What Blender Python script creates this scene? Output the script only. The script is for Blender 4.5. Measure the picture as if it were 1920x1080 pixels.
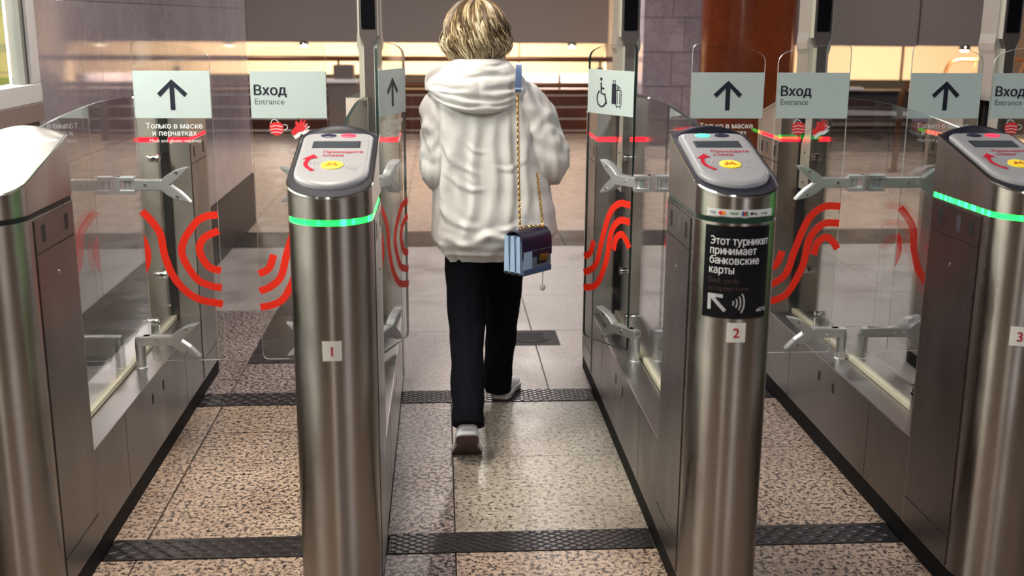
import bpy, bmesh, math, random
from mathutils import Vector, Matrix, noise
random.seed(7)
for o in list(bpy.data.objects): bpy.data.objects.remove(o)
SC = bpy.context.scene
COL = SC.collection
PI = math.pi
R_ = math.radians

# ------------------------------------------------------------------ camera
cam_d = bpy.data.cameras.new('camera'); cam = bpy.data.objects.new('camera', cam_d); COL.objects.link(cam)
cam_d.sensor_width = 36.0; cam_d.lens = 36.0*2083.9/1920.0
cam_d.clip_start = .05; cam_d.clip_end = 200
cp, cy_, cr = R_(13.638), R_(3.712), R_(.349)
fw = Vector((math.sin(cy_)*math.cos(cp), math.cos(cy_)*math.cos(cp), -math.sin(cp)))
rt = Vector((math.cos(cy_), -math.sin(cy_), 0)); dn = -rt.cross(fw)
rt2 = rt*math.cos(cr) - dn*math.sin(cr); dn2 = rt*math.sin(cr) + dn*math.cos(cr)
M3 = Matrix((rt2, -dn2, -fw)).transposed()
cam.matrix_world = Matrix.Translation((0, 0, 1.6)) @ M3.to_4x4()
cam_d.dof.use_dof = True; cam_d.dof.focus_distance = 3.75; cam_d.dof.aperture_fstop = 3.2
SC.camera = cam

# ------------------------------------------------------------------ world, exposure
w = bpy.data.worlds.new('world'); SC.world = w; w.use_nodes = True
w.node_tree.nodes['Background'].inputs[0].default_value = (.62, .60, .66, 1)
w.node_tree.nodes['Background'].inputs[1].default_value = .06
vs = SC.view_settings
vs.view_transform = 'Standard'; vs.look = 'None'; vs.gamma = 1; vs.use_curve_mapping = False; vs.exposure = 0.0

# unseen ceiling panels, most added as fill light (size and colour used again by the fixtures below)
LAMPS = [  # x, y, z, size x, size y, watts, colour, where
    (1.55, .85, 3.15, .28, 1.5, 40, (.90, .92, 1.0), 'behind the camera at right'),
    (-.45, -.9, 3.15, .28, 1.5, 40, (1.0, .93, .86), 'behind the camera at left'),
    (-.55, 3.4, 3.15, .28, 1.5, 62, (1.0, .89, .76), 'above the left lane'),
    (.95, 5.9, 3.15, .28, 1.5, 34, (.95, .92, 1.0), 'above the middle lane exit'),
    (3.4, 3.2, 3.15, .28, 1.5, 22, (.95, .93, 1.0), 'beyond the rightmost turnstile'),
    (.4, 9.6, 3.15, .28, 1.5, 75, (1.0, .92, .86), 'above the far hall floor'),
    (4.4, 8.8, 3.15, .28, 1.5, 55, (1.0, .93, .9), 'before the round red column'),
    (6.2, 11.4, 3.15, .28, 1.5, 60, (1.0, .93, .9), 'before the right bulkhead'),  # added to brighten the right bulkhead
    (-2.6, 13.2, 3.15, .28, 1.5, 125, (1.0, .92, .86), 'before the taupe bulkhead at left'),  # added to light the bulkhead face
    (1.0, 13.4, 3.15, .28, 1.5, 105, (1.0, .92, .86), 'before the taupe bulkhead by the marble pillar'),
]
def area_light(name, loc, rot, sx, sy, watts, col):
    l = bpy.data.lights.new(name, 'AREA'); l.shape = 'RECTANGLE'; l.size = sx; l.size_y = sy
    l.energy = watts; l.color = col
    o = bpy.data.objects.new(name, l); COL.objects.link(o); o.location = loc; o.rotation_euler = rot
    return o
for k, (x, y, z, sx, sy, wt, c, wh) in enumerate(LAMPS):
    area_light('unseen_ceiling_light', (x, y, z-.035), (0, 0, 0), sx, sy, wt, c)
# booth lamp, and the warm lamps in the stairwells
area_light('booth_light', (-2.0, 2.9, 2.52), (0, 0, 0), .7, 2.8, 120, (1.0, .99, .93))
WARM = (1.0, .72, .47)
for x in (-4.6, -2.0, .12, 1.98): area_light('stairwell_light', (x, 17.35, 1.22), (R_(52), 0, 0), .35, .12, 160, WARM)
for x in (5.6, 7.0, 8.6): area_light('stairwell_light', (x, 14.35, 1.27), (R_(52), 0, 0), .35, .12, 110, WARM)

# ------------------------------------------------------------------ materials
def mat(name, base=(.5, .5, .5), rough=.5, metal=0., emit=None, estr=0., spec=.5, aniso=0., coat=0., trans=0.):
    m = bpy.data.materials.new(name); m.use_nodes = True
    b = m.node_tree.nodes['Principled BSDF']
    b.inputs['Base Color'].default_value = (*base, 1); b.inputs['Roughness'].default_value = rough
    b.inputs['Metallic'].default_value = metal; b.inputs['Specular IOR Level'].default_value = spec
    b.inputs['Anisotropic'].default_value = aniso; b.inputs['Anisotropic Rotation'].default_value = .25; b.inputs['Coat Weight'].default_value = coat
    if emit: b.inputs['Emission Color'].default_value = (*emit, 1); b.inputs['Emission Strength'].default_value = estr
    m['b'] = 1
    return m
def nd(m, t, **kw):
    n = m.node_tree.nodes.new(t)
    for k, v in kw.items(): setattr(n, k, v)
    return n
def bs(m): return m.node_tree.nodes['Principled BSDF']
def lk(m, a, b): m.node_tree.links.new(a, b)
def ramp(m, src, stops, interp='LINEAR'):
    r = nd(m, 'ShaderNodeValToRGB'); r.color_ramp.interpolation = interp
    e = r.color_ramp.elements
    while len(e) < len(stops): e.new(.5)
    for i, (p, c) in enumerate(stops): e[i].position = p; e[i].color = (*c, 1)
    lk(m, src, r.inputs[0]); return r.outputs[0]
def coords(m, kind='Object', scale=(1, 1, 1)):
    tc = nd(m, 'ShaderNodeTexCoord'); mp = nd(m, 'ShaderNodeMapping'); mp.inputs['Scale'].default_value = scale
    lk(m, tc.outputs[kind], mp.inputs['Vector']); return mp.outputs[0]
def noi(m, vec, scale, detail=3., rough=.55):
    n = nd(m, 'ShaderNodeTexNoise'); n.inputs['Scale'].default_value = scale; n.inputs['Detail'].default_value = detail
    n.inputs['Roughness'].default_value = rough
    lk(m, vec, n.inputs['Vector']); return n.outputs['Fac']
def mixc(m, fac, a, b, mode='MIX'):
    n = nd(m, 'ShaderNodeMix', data_type='RGBA', blend_type=mode)
    if isinstance(fac, float): n.inputs[0].default_value = fac
    else: lk(m, fac, n.inputs[0])
    for v, i in ((a, 6), (b, 7)):
        if isinstance(v, tuple): n.inputs[i].default_value = (*v, 1)
        else: lk(m, v, n.inputs[i])
    return n.outputs[2]
def bump(m, h, strength, dist=.01):
    n = nd(m, 'ShaderNodeBump'); n.inputs['Strength'].default_value = strength; n.inputs['Distance'].default_value = dist
    lk(m, h, n.inputs['Height']); lk(m, n.outputs[0], bs(m).inputs['Normal'])

def steel(name, base, rough, aniso, scale=(3, 3, 260), blotch=.12):
    m = mat(name, base, rough, 1.0, aniso=aniso)
    v = coords(m, 'Object', scale); f = noi(m, v, 1.0, 2)
    v2 = coords(m, 'Object', (1, 1, .5)); g = noi(m, v2, 5., 4)
    c = mixc(m, f, tuple(x*(1-blotch) for x in base), tuple(min(1, x*(1+blotch)) for x in base))
    c2 = mixc(m, g, tuple(x*.86 for x in base), c)
    lk(m, c2, bs(m).inputs['Base Color'])
    lk(m, ramp(m, g, [(.3, (rough*.8,)*3), (.75, (rough*1.35,)*3)]), bs(m).inputs['Roughness'])
    t = nd(m, 'ShaderNodeTangent', direction_type='RADIAL', axis='Z'); lk(m, t.outputs[0], bs(m).inputs['Tangent'])
    return m
M = {}
M['steel'] = steel('brushed_steel', (.40, .365, .33), .31, .98)
M['steel_flat'] = steel('sheet_steel', (.20, .18, .17), .32, .8, (60, 2, 60))
M['steel_top'] = mat('plinth_top_steel', (.42, .40, .395), .33, 1.0)
M['chrome'] = mat('chrome', (.75, .75, .74), .13, 1.0)
M['alu'] = mat('cast_aluminium', (.66, .67, .68), .38, .85)
M['black'] = mat('black_plastic', (.012, .012, .016), .35)
M['rubber'] = mat('black_kick_rubber', (.005, .005, .006), .7, spec=.2)
M['slot'] = mat('dark_slot', (.008, .008, .01), .6)
M['lid'] = mat('navy_lid', (.010, .0095, .017), .45, spec=.22)
M['panel'] = mat('reader_grey', (.25, .247, .255), .42)
M['screen'] = mat('black_screen', (.004, .004, .006), .08, spec=.5)
M['lcd'] = mat('lcd_glass', (.05, .06, .07), .12)
M['gasket'] = mat('cream_gasket', (.56, .52, .40), .5)
M['side_highlight'] = mat('cream_side_highlight', (.66, .64, .55), .4, .25)  # cream lamp reflection on the pillar sides, put into the colour
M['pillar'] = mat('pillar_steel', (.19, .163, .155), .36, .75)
M['lit_side'] = mat('lit_pillar_steel', (.56, .53, .47), .42, .55)  # lighter copy of the pillar steel, with the sides' lamp reflection painted in
M['sign'] = mat('frosted_sign_film', (.47, .55, .54), .5)
M['ink'] = mat('black_ink', (.006, .007, .02), .5)
M['white_ink'] = mat('white_ink', (.80, .81, .80), .5)
M['grey_ink'] = mat('grey_ink', (.10, .11, .12), .5)
M['dim_ink'] = mat('faded_brown_ink', (.055, .03, .028), .5)
M['red_film'] = mat('red_film', (.80, .022, .006), .45)
M['red_print'] = mat('red_print', (.42, .008, .025), .8, spec=.1)
M['red_icon'] = mat('red_icon', (.70, .03, .035), .5)
M['logo_red'] = mat('logo_red', (.50, .11, .012), .8, spec=.1)
M['yellow'] = mat('yellow_pad', (.92, .68, .03), .4)
M['arc_grey'] = mat('grey_print', (.33, .33, .34), .5)
M['sticker'] = mat('white_sticker', (.72, .70, .62), .5)
M['poster'] = mat('black_poster', (.006, .006, .008), .30)
M['strip'] = mat('milky_strip', (.66, .68, .66), .35)
M['orange'] = mat('orange_print', (.85, .25, .02), .5)
M['green_print'] = mat('green_print', (.03, .22, .06), .5)
M['blue_print'] = mat('blue_print', (.03, .05, .25), .5)
M['led_green'] = mat('green_led', (.02, .3, .18), .4, emit=(.012, 1.0, .075), estr=6.)
M['led_green_dim'] = mat('clear_led_strip', (.02, .026, .024), .15, emit=(.03, .5, .25), estr=.03)
for _m, _e in ((M['led_green'], 10.),):
    _v = coords(_m, 'Object', (1, 1, .05)); _n = nd(_m, 'ShaderNodeTexVoronoi'); _n.inputs['Scale'].default_value = 55.; lk(_m, _v, _n.inputs['Vector'])
    _r = nd(_m, 'ShaderNodeMapRange'); _r.inputs[1].default_value = .05; _r.inputs[2].default_value = .55; _r.inputs[3].default_value = _e*2.2; _r.inputs[4].default_value = _e*.25
    lk(_m, _n.outputs['Distance'], _r.inputs[0]); lk(_m, _r.outputs[0], bs(_m).inputs['Emission Strength'])
M['led_red'] = mat('red_led', (.4, .02, .03), .4, emit=(1.0, .006, .016), estr=4.)
M['lens_green'] = mat('green_lens', (.02, .4, .25), .3, emit=(.10, 1.0, .50), estr=1.5)
M['lens_red'] = mat('red_lens', (.5, .02, .05), .3, emit=(1.0, .03, .07), estr=1.3)
M['lens_dark'] = mat('dark_lens', (.03, .03, .06), .2)
M['tread'] = mat('tread_metal', (.085, .078, .080), .34, .8)
M['booth_lamp'] = mat('booth_lamp', (.8, .8, .8), .5, emit=(1, .97, .9), estr=6.)
M['drain'] = mat('dull_cast_iron', (.05, .048, .048), .75, spec=.2)
M['lamp'] = mat('lamp_diffuser', (.8, .8, .8), .5, emit=(1, .96, .9), estr=5.)
M['lamp_warm'] = mat('warm_lamp', (.8, .7, .5), .5, emit=(1, .82, .55), estr=14.)
M['white_frame'] = mat('white_frame', (.50, .49, .50), .35)
M['grey_frame'] = mat('grey_frame', (.16, .16, .145), .4)
M['brown_ledge'] = mat('brown_ledge', (.17, .13, .12), .35)
M['rail_brown'] = mat('brown_handrail', (.11, .045, .018), .32, .5)

def glass_mat(name, tint, edge=False):
    m = bpy.data.materials.new(name); m.use_nodes = True; nt = m.node_tree; nt.nodes.clear()
    out = nt.nodes.new('ShaderNodeOutputMaterial'); mx = nt.nodes.new('ShaderNodeMixShader')
    tr = nt.nodes.new('ShaderNodeBsdfTransparent'); gl = nt.nodes.new('ShaderNodeBsdfGlossy')
    tr.inputs[0].default_value = (*tint, 1); gl.inputs[0].default_value = (1, 1, 1, 1); gl.inputs['Roughness'].default_value = .015
    geo = nt.nodes.new('ShaderNodeNewGeometry'); dot = nt.nodes.new('ShaderNodeVectorMath'); dot.operation = 'DOT_PRODUCT'
    ab = nt.nodes.new('ShaderNodeMath'); ab.operation = 'ABSOLUTE'
    om = nt.nodes.new('ShaderNodeMath'); om.operation = 'SUBTRACT'; om.inputs[0].default_value = 1
    pw = nt.nodes.new('ShaderNodeMath'); pw.operation = 'POWER'; pw.inputs[1].default_value = 5
    ma = nt.nodes.new('ShaderNodeMath'); ma.operation = 'MULTIPLY_ADD'; ma.inputs[1].default_value = .95; ma.inputs[2].default_value = .04
    L = nt.links.new
    L(geo.outputs['Normal'], dot.inputs[0]); L(geo.outputs['Incoming'], dot.inputs[1]); L(dot.outputs['Value'], ab.inputs[0])
    L(ab.outputs[0], om.inputs[1]); L(om.outputs[0], pw.inputs[0]); L(pw.outputs[0], ma.inputs[0])
    L(ma.outputs[0], mx.inputs[0]); L(tr.outputs[0], mx.inputs[1]); L(gl.outputs[0], mx.inputs[2]); L(mx.outputs[0], out.inputs[0])
    return m
M['glass'] = glass_mat('clear_glass', (.955, .968, .962))
M['glass_grey'] = glass_mat('partition_glass', (.90, .915, .91))
M['glass_edge'] = mat('green_glass_edge', (.025, .045, .040), .2)
M['glass_edge_pale'] = mat('pale_glass_edge', (.42, .43, .40), .25)

def granite(name, pale, mid, dark, spec_amt=.46, seed=0., rough=.36, dirt_=.72):
    m = mat(name, pale, rough)
    tc = nd(m, 'ShaderNodeTexCoord'); mp = nd(m, 'ShaderNodeMapping'); mp.inputs['Location'].default_value = (seed, seed*1.7, 0)
    geo = nd(m, 'ShaderNodeNewGeometry'); lk(m, geo.outputs['Position'], mp.inputs['Vector']); v = mp.outputs[0]
    a = noi(m, v, 62., 4, .75); b = noi(m, v, 120., 3, .65); c = noi(m, v, 3.0, 4, .6); d = noi(m, v, 45., 2, .5)
    col = ramp(m, d, [(.35, mid), (.62, pale)])
    col = mixc(m, ramp(m, a, [(spec_amt-.085, (1, 1, 1)), (spec_amt-.03, (0, 0, 0))]), col, dark)
    col = mixc(m, ramp(m, b, [(.60, (0, 0, 0)), (.70, (1, 1, 1))]), col, tuple(min(1, x*1.35) for x in pale))
    dirt = ramp(m, c, [(.30, (dirt_, dirt_*.98, dirt_*.98)), (.58, (1, 1, 1))])
    col = mixc(m, 1.0, col, dirt, 'MULTIPLY')
    lk(m, col, bs(m).inputs['Base Color'])
    lk(m, ramp(m, c, [(.3, (rough*.8,)*3), (.7, (rough*1.5,)*3)]), bs(m).inputs['Roughness'])
    return m
M['gr_pink'] = granite('pink_granite', (.58, .44, .335), (.43, .305, .225), (.030, .024, .026), .53)
M['gr_lilac'] = granite('lilac_granite', (.50, .41, .38), (.37, .29, .265), (.022, .020, .025), .55, 3.)
M['gr_beige'] = granite('beige_granite', (.46, .405, .335), (.33, .285, .225), (.055, .045, .035), .50, 7.)
M['gr_grey'] = granite('worn_grey_granite', (.40, .36, .335), (.34, .30, .28), (.14, .12, .115), .40, 11., .42)
M['gr_worn'] = granite('worn_speckled_granite', (.42, .37, .345), (.35, .30, .28), (.07, .06, .058), .45, 29., .40)
M['gr_far'] = granite('pinkish_far_granite', (.45, .36, .31), (.39, .31, .26), (.30, .235, .20), .36, 17., .24, .90)
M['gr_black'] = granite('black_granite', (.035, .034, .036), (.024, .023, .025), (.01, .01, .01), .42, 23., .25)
M['plinth_stone'] = mat('dull_black_stone', (.018, .017, .017), .42, spec=.3)
M['joint'] = mat('dark_joint', (.055, .05, .045), .7)

def marble(name, a, b, vein, rough=.16, seed=0.):
    m = mat(name, a, rough)
    geo = nd(m, 'ShaderNodeNewGeometry'); mp = nd(m, 'ShaderNodeMapping'); mp.inputs['Location'].default_value = (seed, seed, seed)
    lk(m, geo.outputs['Position'], mp.inputs['Vector']); v = mp.outputs[0]
    oi = nd(m, 'ShaderNodeObjectInfo')
    n1 = noi(m, v, 1.6, 6, .62); n2 = noi(m, v, 4.5, 8, .7)
    col = ramp(m, n1, [(.32, b), (.66, a)])
    col = mixc(m, ramp(m, n2, [(.46, (0, 0, 0)), (.5, (.55, .55, .55)), (.54, (0, 0, 0))]), col, vein)
    tint = ramp(m, oi.outputs['Random'], [(0., (.92, .92, .94)), (1., (1.06, 1.04, 1.04))])
    col = mixc(m, 1.0, col, tint, 'MULTIPLY')
    lk(m, col, bs(m).inputs['Base Color'])
    return m
M['marble'] = marble('grey_marble', (.30, .268, .295), (.22, .195, .218), (.33, .30, .315), .05)
M['marble_far'] = marble('lilac_marble', (.46, .42, .47), (.33, .30, .36), (.25, .22, .27), .2, 5.)
M['redstone'] = marble('red_brown_stone', (.150, .033, .010), (.095, .020, .008), (.17, .045, .014), .16, 9.)
M['redpanel'] = marble('dark_red_panel', (.075, .019, .010), (.040, .011, .007), (.08, .022, .012), .35, 2.)
M['bulk'] = mat('taupe_panel', (.20, .172, .165), .55)
M['warmwall'] = mat('cream_wall', (.76, .62, .47), .6)
M['ceil'] = mat('ceiling_plaster', (.14, .13, .13), .8)
M['backwall'] = mat('hall_wall', (.075, .062, .058), .6)
M['dark'] = mat('dark_void', (.012, .010, .010), .8)
M['lilac'] = mat('pale_lilac_tone', (.24, .23, .30), .4)
M['booth_white'] = mat('booth_white', (.72, .73, .66), .6)
M['booth_dark'] = mat('booth_dark', (.03, .028, .03), .35)
M['poster_green'] = mat('green_board', (.042, .10, .011), .5)
M['poster_yellow'] = mat('yellow_board', (.11, .12, .01), .5)
M['poster_dgreen'] = mat('deep_green_board', (.02, .06, .01), .5)

# ------------------------------------------------------------------ mesh helpers
class MB:
    """collects shapes; build() links them as ONE mesh object"""
    def __init__(s): s.v = []; s.f = []; s.m = []; s.mi = 0
    def add(s, vs_, fs, mi=None):
        o = len(s.v); s.v += [tuple(p) for p in vs_]
        for f in fs: s.f.append(tuple(i+o for i in f)); s.m.append(s.mi if mi is None else mi)
        return s
    def box(s, x0, x1, y0, y1, z0, z1, b=0., mi=None):
        if b <= 0:
            v = [(x0,y0,z0),(x1,y0,z0),(x1,y1,z0),(x0,y1,z0),(x0,y0,z1),(x1,y0,z1),(x1,y1,z1),(x0,y1,z1)]
            return s.add(v, [(0,3,2,1),(4,5,6,7),(0,1,5,4),(1,2,6,5),(2,3,7,6),(3,0,4,7)], mi)
        bm = bmesh.new(); bmesh.ops.create_cube(bm, size=1)
        for q in bm.verts: q.co = Vector(((x0+x1)/2+q.co.x*(x1-x0), (y0+y1)/2+q.co.y*(y1-y0), (z0+z1)/2+q.co.z*(z1-z0)))
        bmesh.ops.bevel(bm, geom=bm.edges[:]+bm.verts[:], offset=b, segments=2, affect='EDGES', profile=.5)
        return s.bm(bm, mi)
    def bm(s, bm, mi=None):
        bm.verts.index_update(); s.add([q.co[:] for q in bm.verts], [[q.index for q in f.verts] for f in bm.faces], mi); bm.free(); return s
    def prism(s, pts, axis, a, b, mi=None, mis=None):
        """polygon pts (2d) extruded along axis from a to b. axis x: (y,z); y: (x,z); z: (x,y)"""
        n = len(pts)
        mk = {'x': lambda p, t: (t, p[0], p[1]), 'y': lambda p, t: (p[0], t, p[1]), 'z': lambda p, t: (p[0], p[1], t)}[axis]
        v = [mk(p, a) for p in pts]+[mk(p, b) for p in pts]
        ar = sum(pts[i][0]*pts[(i+1)%n][1]-pts[(i+1)%n][0]*pts[i][1] for i in range(n))
        flip = (ar > 0) ^ (axis == 'y') ^ (b < a)
        f1, f2 = list(range(n)), list(range(n, 2*n))
        caps = [f1[::-1], f2] if flip else [f1, f2[::-1]]
        sides = [((i, (i+1)%n, n+(i+1)%n, n+i) if flip else (i, n+i, n+(i+1)%n, (i+1)%n)) for i in range(n)]
        s.add(v, caps, mi)
        o = len(s.v)-2*n
        for fc in sides: s.f.append(tuple(i+o for i in fc)); s.m.append(mis if mis is not None else (s.mi if mi is None else mi))
        return s
    def loft(s, rings, cap=True, closed=True, mi=None):
        n = len(rings[0]); v = [p for r in rings for p in r]; f = []
        for i in range(len(rings)-1):
            for j in range(n if closed else n-1):
                k = (j+1) % n; f.append((i*n+j, i*n+k, (i+1)*n+k, (i+1)*n+j))
        if cap and closed: f += [tuple(range(n))[::-1], tuple(range((len(rings)-1)*n, len(rings)*n))]
        return s.add(v, f, mi)
    def tube(s, path, r, n=10, cap=True, mi=None, sy=1.0):
        path = [Vector(p) for p in path]; rings = []
        rr = r if isinstance(r, (list, tuple)) else [r]*len(path)
        up = None
        for i, p in enumerate(path):
            t = (path[min(i+1, len(path)-1)]-path[max(i-1, 0)]).normalized()
            if up is None:
                up = Vector((0, 0, 1)) if abs(t.z) < .9 else Vector((0, 1, 0))
            a = t.cross(up).normalized(); b = a.cross(t).normalized(); up = b
            rings.append([tuple(p+a*rr[i]*math.cos(2*PI*k/n)+b*rr[i]*sy*math.sin(2*PI*k/n)) for k in range(n)])
        return s.loft(rings, cap, True, mi)
    def lathe(s, prof, c=(0, 0, 0), n=24, axis='z', mi=None):
        rings = []
        for r, h in prof:
            ring = []
            for k in range(n):
                a = 2*PI*k/n
                p = (r*math.cos(a), r*math.sin(a), h)
                if axis == 'y': p = (p[0], -h, p[1])
                if axis == 'x': p = (h, p[0], p[1])
                ring.append((c[0]+p[0], c[1]+p[1], c[2]+p[2]))
            rings.append(ring)
        return s.loft(rings, True, True, mi)
    def ribbon(s, pts, wd, axis='y', y=0., th=.0012, mi=None):
        """flat stripe of width wd along 2d pts, as a thin solid"""
        n = len(pts); L, Rr = [], []
        for i in range(n):
            a = Vector(pts[max(i-1, 0)]); b = Vector(pts[min(i+1, n-1)]); d = (b-a).normalized(); nn = Vector((-d.y, d.x))
            w_ = wd[i] if isinstance(wd, list) else wd
            p = Vector(pts[i]); L.append(p+nn*w_/2); Rr.append(p-nn*w_/2)
        v = []; f = []
        for t in (y-th, y):
            v += [(p.x, t, p.y) for p in L]+[(p.x, t, p.y) for p in Rr]
        for i in range(n-1):
            f.append((i, n+i, n+i+1, i+1)); f.append((2*n+i, 2*n+i+1, 3*n+i+1, 3*n+i))
            f.append((i, i+1, 2*n+i+1, 2*n+i)); f.append((n+i, 3*n+i, 3*n+i+1, n+i+1))
        f.append((0, 2*n, 3*n, n)); f.append((n-1, 2*n-1, 4*n-1, 3*n-1))
        return s.add(v, f, mi)
    def build(s, name, mt, parent=None, smooth=True, angle=40, fix=True):
        me = bpy.data.meshes.new(name); me.from_pydata(s.v, [], s.f)
        ms = mt if isinstance(mt, (list, tuple)) else [mt]
        for x in ms: me.materials.append(M[x] if isinstance(x, str) else x)
        for p, i in zip(me.polygons, s.m): p.material_index = i
        if fix:
            bm = bmesh.new(); bm.from_mesh(me); bmesh.ops.recalc_face_normals(bm, faces=bm.faces[:]); bm.to_mesh(me); bm.free()
        if smooth:
            me.polygons.foreach_set('use_smooth', [True]*len(me.polygons)); me.set_sharp_from_angle(angle=R_(angle))
        me.update()
        o = link(name, me, parent)
        if smooth and len(s.f) < 700: wn = o.modifiers.new('wn', 'WEIGHTED_NORMAL'); wn.keep_sharp = True; wn.weight = 100
        return o
def link(name, me, parent=None):
    o = bpy.data.objects.new(name, me); COL.objects.link(o)
    if parent is not None: o.parent = parent
    return o
def tag(o, label, cat, group=None):
    o['label'] = label; o['category'] = cat
    if group: o['group'] = group
    return o
def structure(o): o['kind'] = 'structure'; return o
def stuff(o): o['kind'] = 'stuff'; return o
def empty(name, loc=(0, 0, 0), rz=0.):
    o = bpy.data.objects.new(name, None); COL.objects.link(o); o.location = loc; o.rotation_euler = (0, 0, rz); o.empty_display_size = .1
    return o
def rrect(x0, x1, z0, z1, r, n=6):
    """rounded rectangle outline; r = (bl, br, tr, tl)"""
    if not isinstance(r, tuple): r = (r,)*4
    p = []
    for (cx, cz, q, a) in ((x0+r[0], z0+r[0], r[0], PI), (x1-r[1], z0+r[1], r[1], 1.5*PI), (x1-r[2], z1-r[2], r[2], 0), (x0+r[3], z1-r[3], r[3], .5*PI)):
        for k in range(n+1):
            t = a+k*PI/2/n; p.append((cx+q*math.cos(t), cz+q*math.sin(t)))
    return p
def smooth_pts(pts, n=8):
    """Catmull-Rom through 2d/3d points"""
    P = [Vector(p) for p in pts]; P = [P[0]*2-P[1]]+P+[P[-1]*2-P[-2]]; out = []
    for i in range(1, len(P)-2):
        for k in range(n):
            t = k/n; a, b, c, d = P[i-1], P[i], P[i+1], P[i+2]
            out.append(.5*((2*b)+(c-a)*t+(2*a-5*b+4*c-d)*t*t+(3*b-a-3*c+d)*t*t*t))
    out.append(P[-2]); return [tuple(p) for p in out]
def interp(tab, t):
    for i in range(len(tab)-1):
        a, b = tab[i], tab[i+1]
        if t <= b[0] or i == len(tab)-2:
            u = (t-a[0])/(b[0]-a[0]) if b[0] != a[0] else 0; u = max(0, min(1, u)); u = u*u*(3-2*u)
            return [x+(y-x)*u for x, y in zip(a[1:], b[1:])]
_tc = {}
def font_run(body):
    """a run of letters from the built-in font as flat triangles, size 1"""
    if body not in _tc:
        cu = bpy.data.curves.new('t', 'FONT'); cu.body = body; cu.size = 1; cu.resolution_u = 3; cu.fill_mode = 'FRONT'
        ob = bpy.data.objects.new('t', cu); COL.objects.link(ob); bpy.context.view_layer.update()
        me = bpy.data.meshes.new_from_object(ob.evaluated_get(bpy.context.evaluated_depsgraph_get()))
        _tc[body] = ([(p.co.x, p.co.y) for p in me.vertices], [tuple(f.vertices) for f in me.polygons])
        bpy.data.meshes.remove(me); bpy.data.objects.remove(ob); bpy.data.curves.remove(cu)
    return _tc[body]
def drawn(ch):
    """letters drawn from strokes"""
    xh = max(p[1] for p in font_run('и')[0]); cap = max(p[1] for p in font_run('П')[0]); w_ = .085
    t = MB(); q = lambda x0, x1, z0, z1: t.add([(x0, z0), (x1, z0), (x1, z1), (x0, z1)], [(0, 1, 2, 3)])
    def arc(cx, cz, rx, rz, a0, a1, n=14):
        a = [a0+(a1-a0)*k/n for k in range(n+1)]
        t.add([(cx+rx*math.cos(k), cz+rz*math.sin(k)) for k in a]+[(cx+(rx-w_)*math.cos(k), cz+(rz-w_*.9)*math.sin(k)) for k in a], [(k, k+1, n+2+k, n+1+k) for k in range(n)])
    if ch == 'н': q(0, w_, 0, xh); q(.36, .36+w_, 0, xh); q(w_, .36, xh*.5-.035, xh*.5+.04)
    if ch in 'ьы':
        q(0, w_, 0, xh); h = xh*.60; q(w_, .20, h-.075, h); q(w_, .20, 0, .075); arc(.20, h/2, .19, h/2, -PI/2, PI/2)
        if ch == 'ы': q(.47, .47+w_, 0, xh)
    if ch == 'Э': arc(.22, cap/2, .34, cap/2+.01, -2.25, 2.25, 22); q(.14, .50, cap/2-.035, cap/2+.04)
    return t.v, t.f
def text2d(body, size, bold=0., align='CENTER', sx=1.0):
    runs = []; cur = ''
    for ch in body:
        if ch in 'ньыЭ':
            if cur: runs.append(cur)
            runs.append('*'+ch); cur = ''
        else: cur += ch
    if cur: runs.append(cur)
    V, F, x = [], [], 0.
    for r in runs:
        v, f = drawn(r[1]) if r[0] == '*' else font_run(r)
        x += .24*(len(r)-len(r.lstrip())); x0 = min(p[0] for p in v); n = len(V)
        V += [(p[0]-x0+x, p[1]) for p in v]; F += [tuple(k+n for k in q) for q in f]
        x = max(p[0] for p in V)+.075+.24*(len(r)-len(r.rstrip()))
    xs = [p[0] for p in V]; off = {'CENTER': (min(xs)+max(xs))/2, 'LEFT': min(xs), 'RIGHT': max(xs)}[align]
    return [((a-off)*size*sx, b*size) for a, b in V], F
def put_text(mb, body, size, x, z, y, bold=0., align='CENTER', sx=1.0, fn=None):
    v, f = text2d(body, size, 0., align, sx)
    n = 3 if bold > .006 else 1
    for k in range(n):
        dx = (k-1)*bold*size*1.0 if n > 1 else 0; dz = (0, 1, 0)[k]*bold*size*.6 if n > 1 else 0
        mb.add([(fn(a+x+dx, b+z+dz, k*.00015) if fn else (a+x+dx, y-k*.00015, b+z+dz)) for a, b in v], f)
    return mb

# ================================================================== THE SETTING
floor = structure(MB().box(-9, 11, -4, 15.9, -.12, -.012).build('floor', 'joint', smooth=False))
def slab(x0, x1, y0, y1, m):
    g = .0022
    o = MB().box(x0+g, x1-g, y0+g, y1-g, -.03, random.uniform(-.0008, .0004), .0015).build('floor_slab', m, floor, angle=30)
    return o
XN = [-1.5, -.93, -.28, .035, .76, 1.55, 2.35, 3.2]
MN = ['gr_pink', 'gr_pink', 'gr_lilac', 'gr_beige', 'gr_pink', 'gr_pink', 'gr_pink']
for i in range(7):
    x0, x1, m = XN[i], XN[i+1], MN[i]
    for y0, y1 in ((.9, 2.0), (2.0, 3.138)): slab(x0, x1, y0, y1, m if i != 3 else 'gr_pink')
    cuts = {0: [4.2], 1: [4.2], 2: [], 3: [3.905], 4: [3.95], 5: [3.95], 6: [3.95]}[i]
    ys = [3.272]+cuts+[4.516]
    for a, b in zip(ys, ys[1:]): slab(x0, x1, a, b, m)
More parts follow.
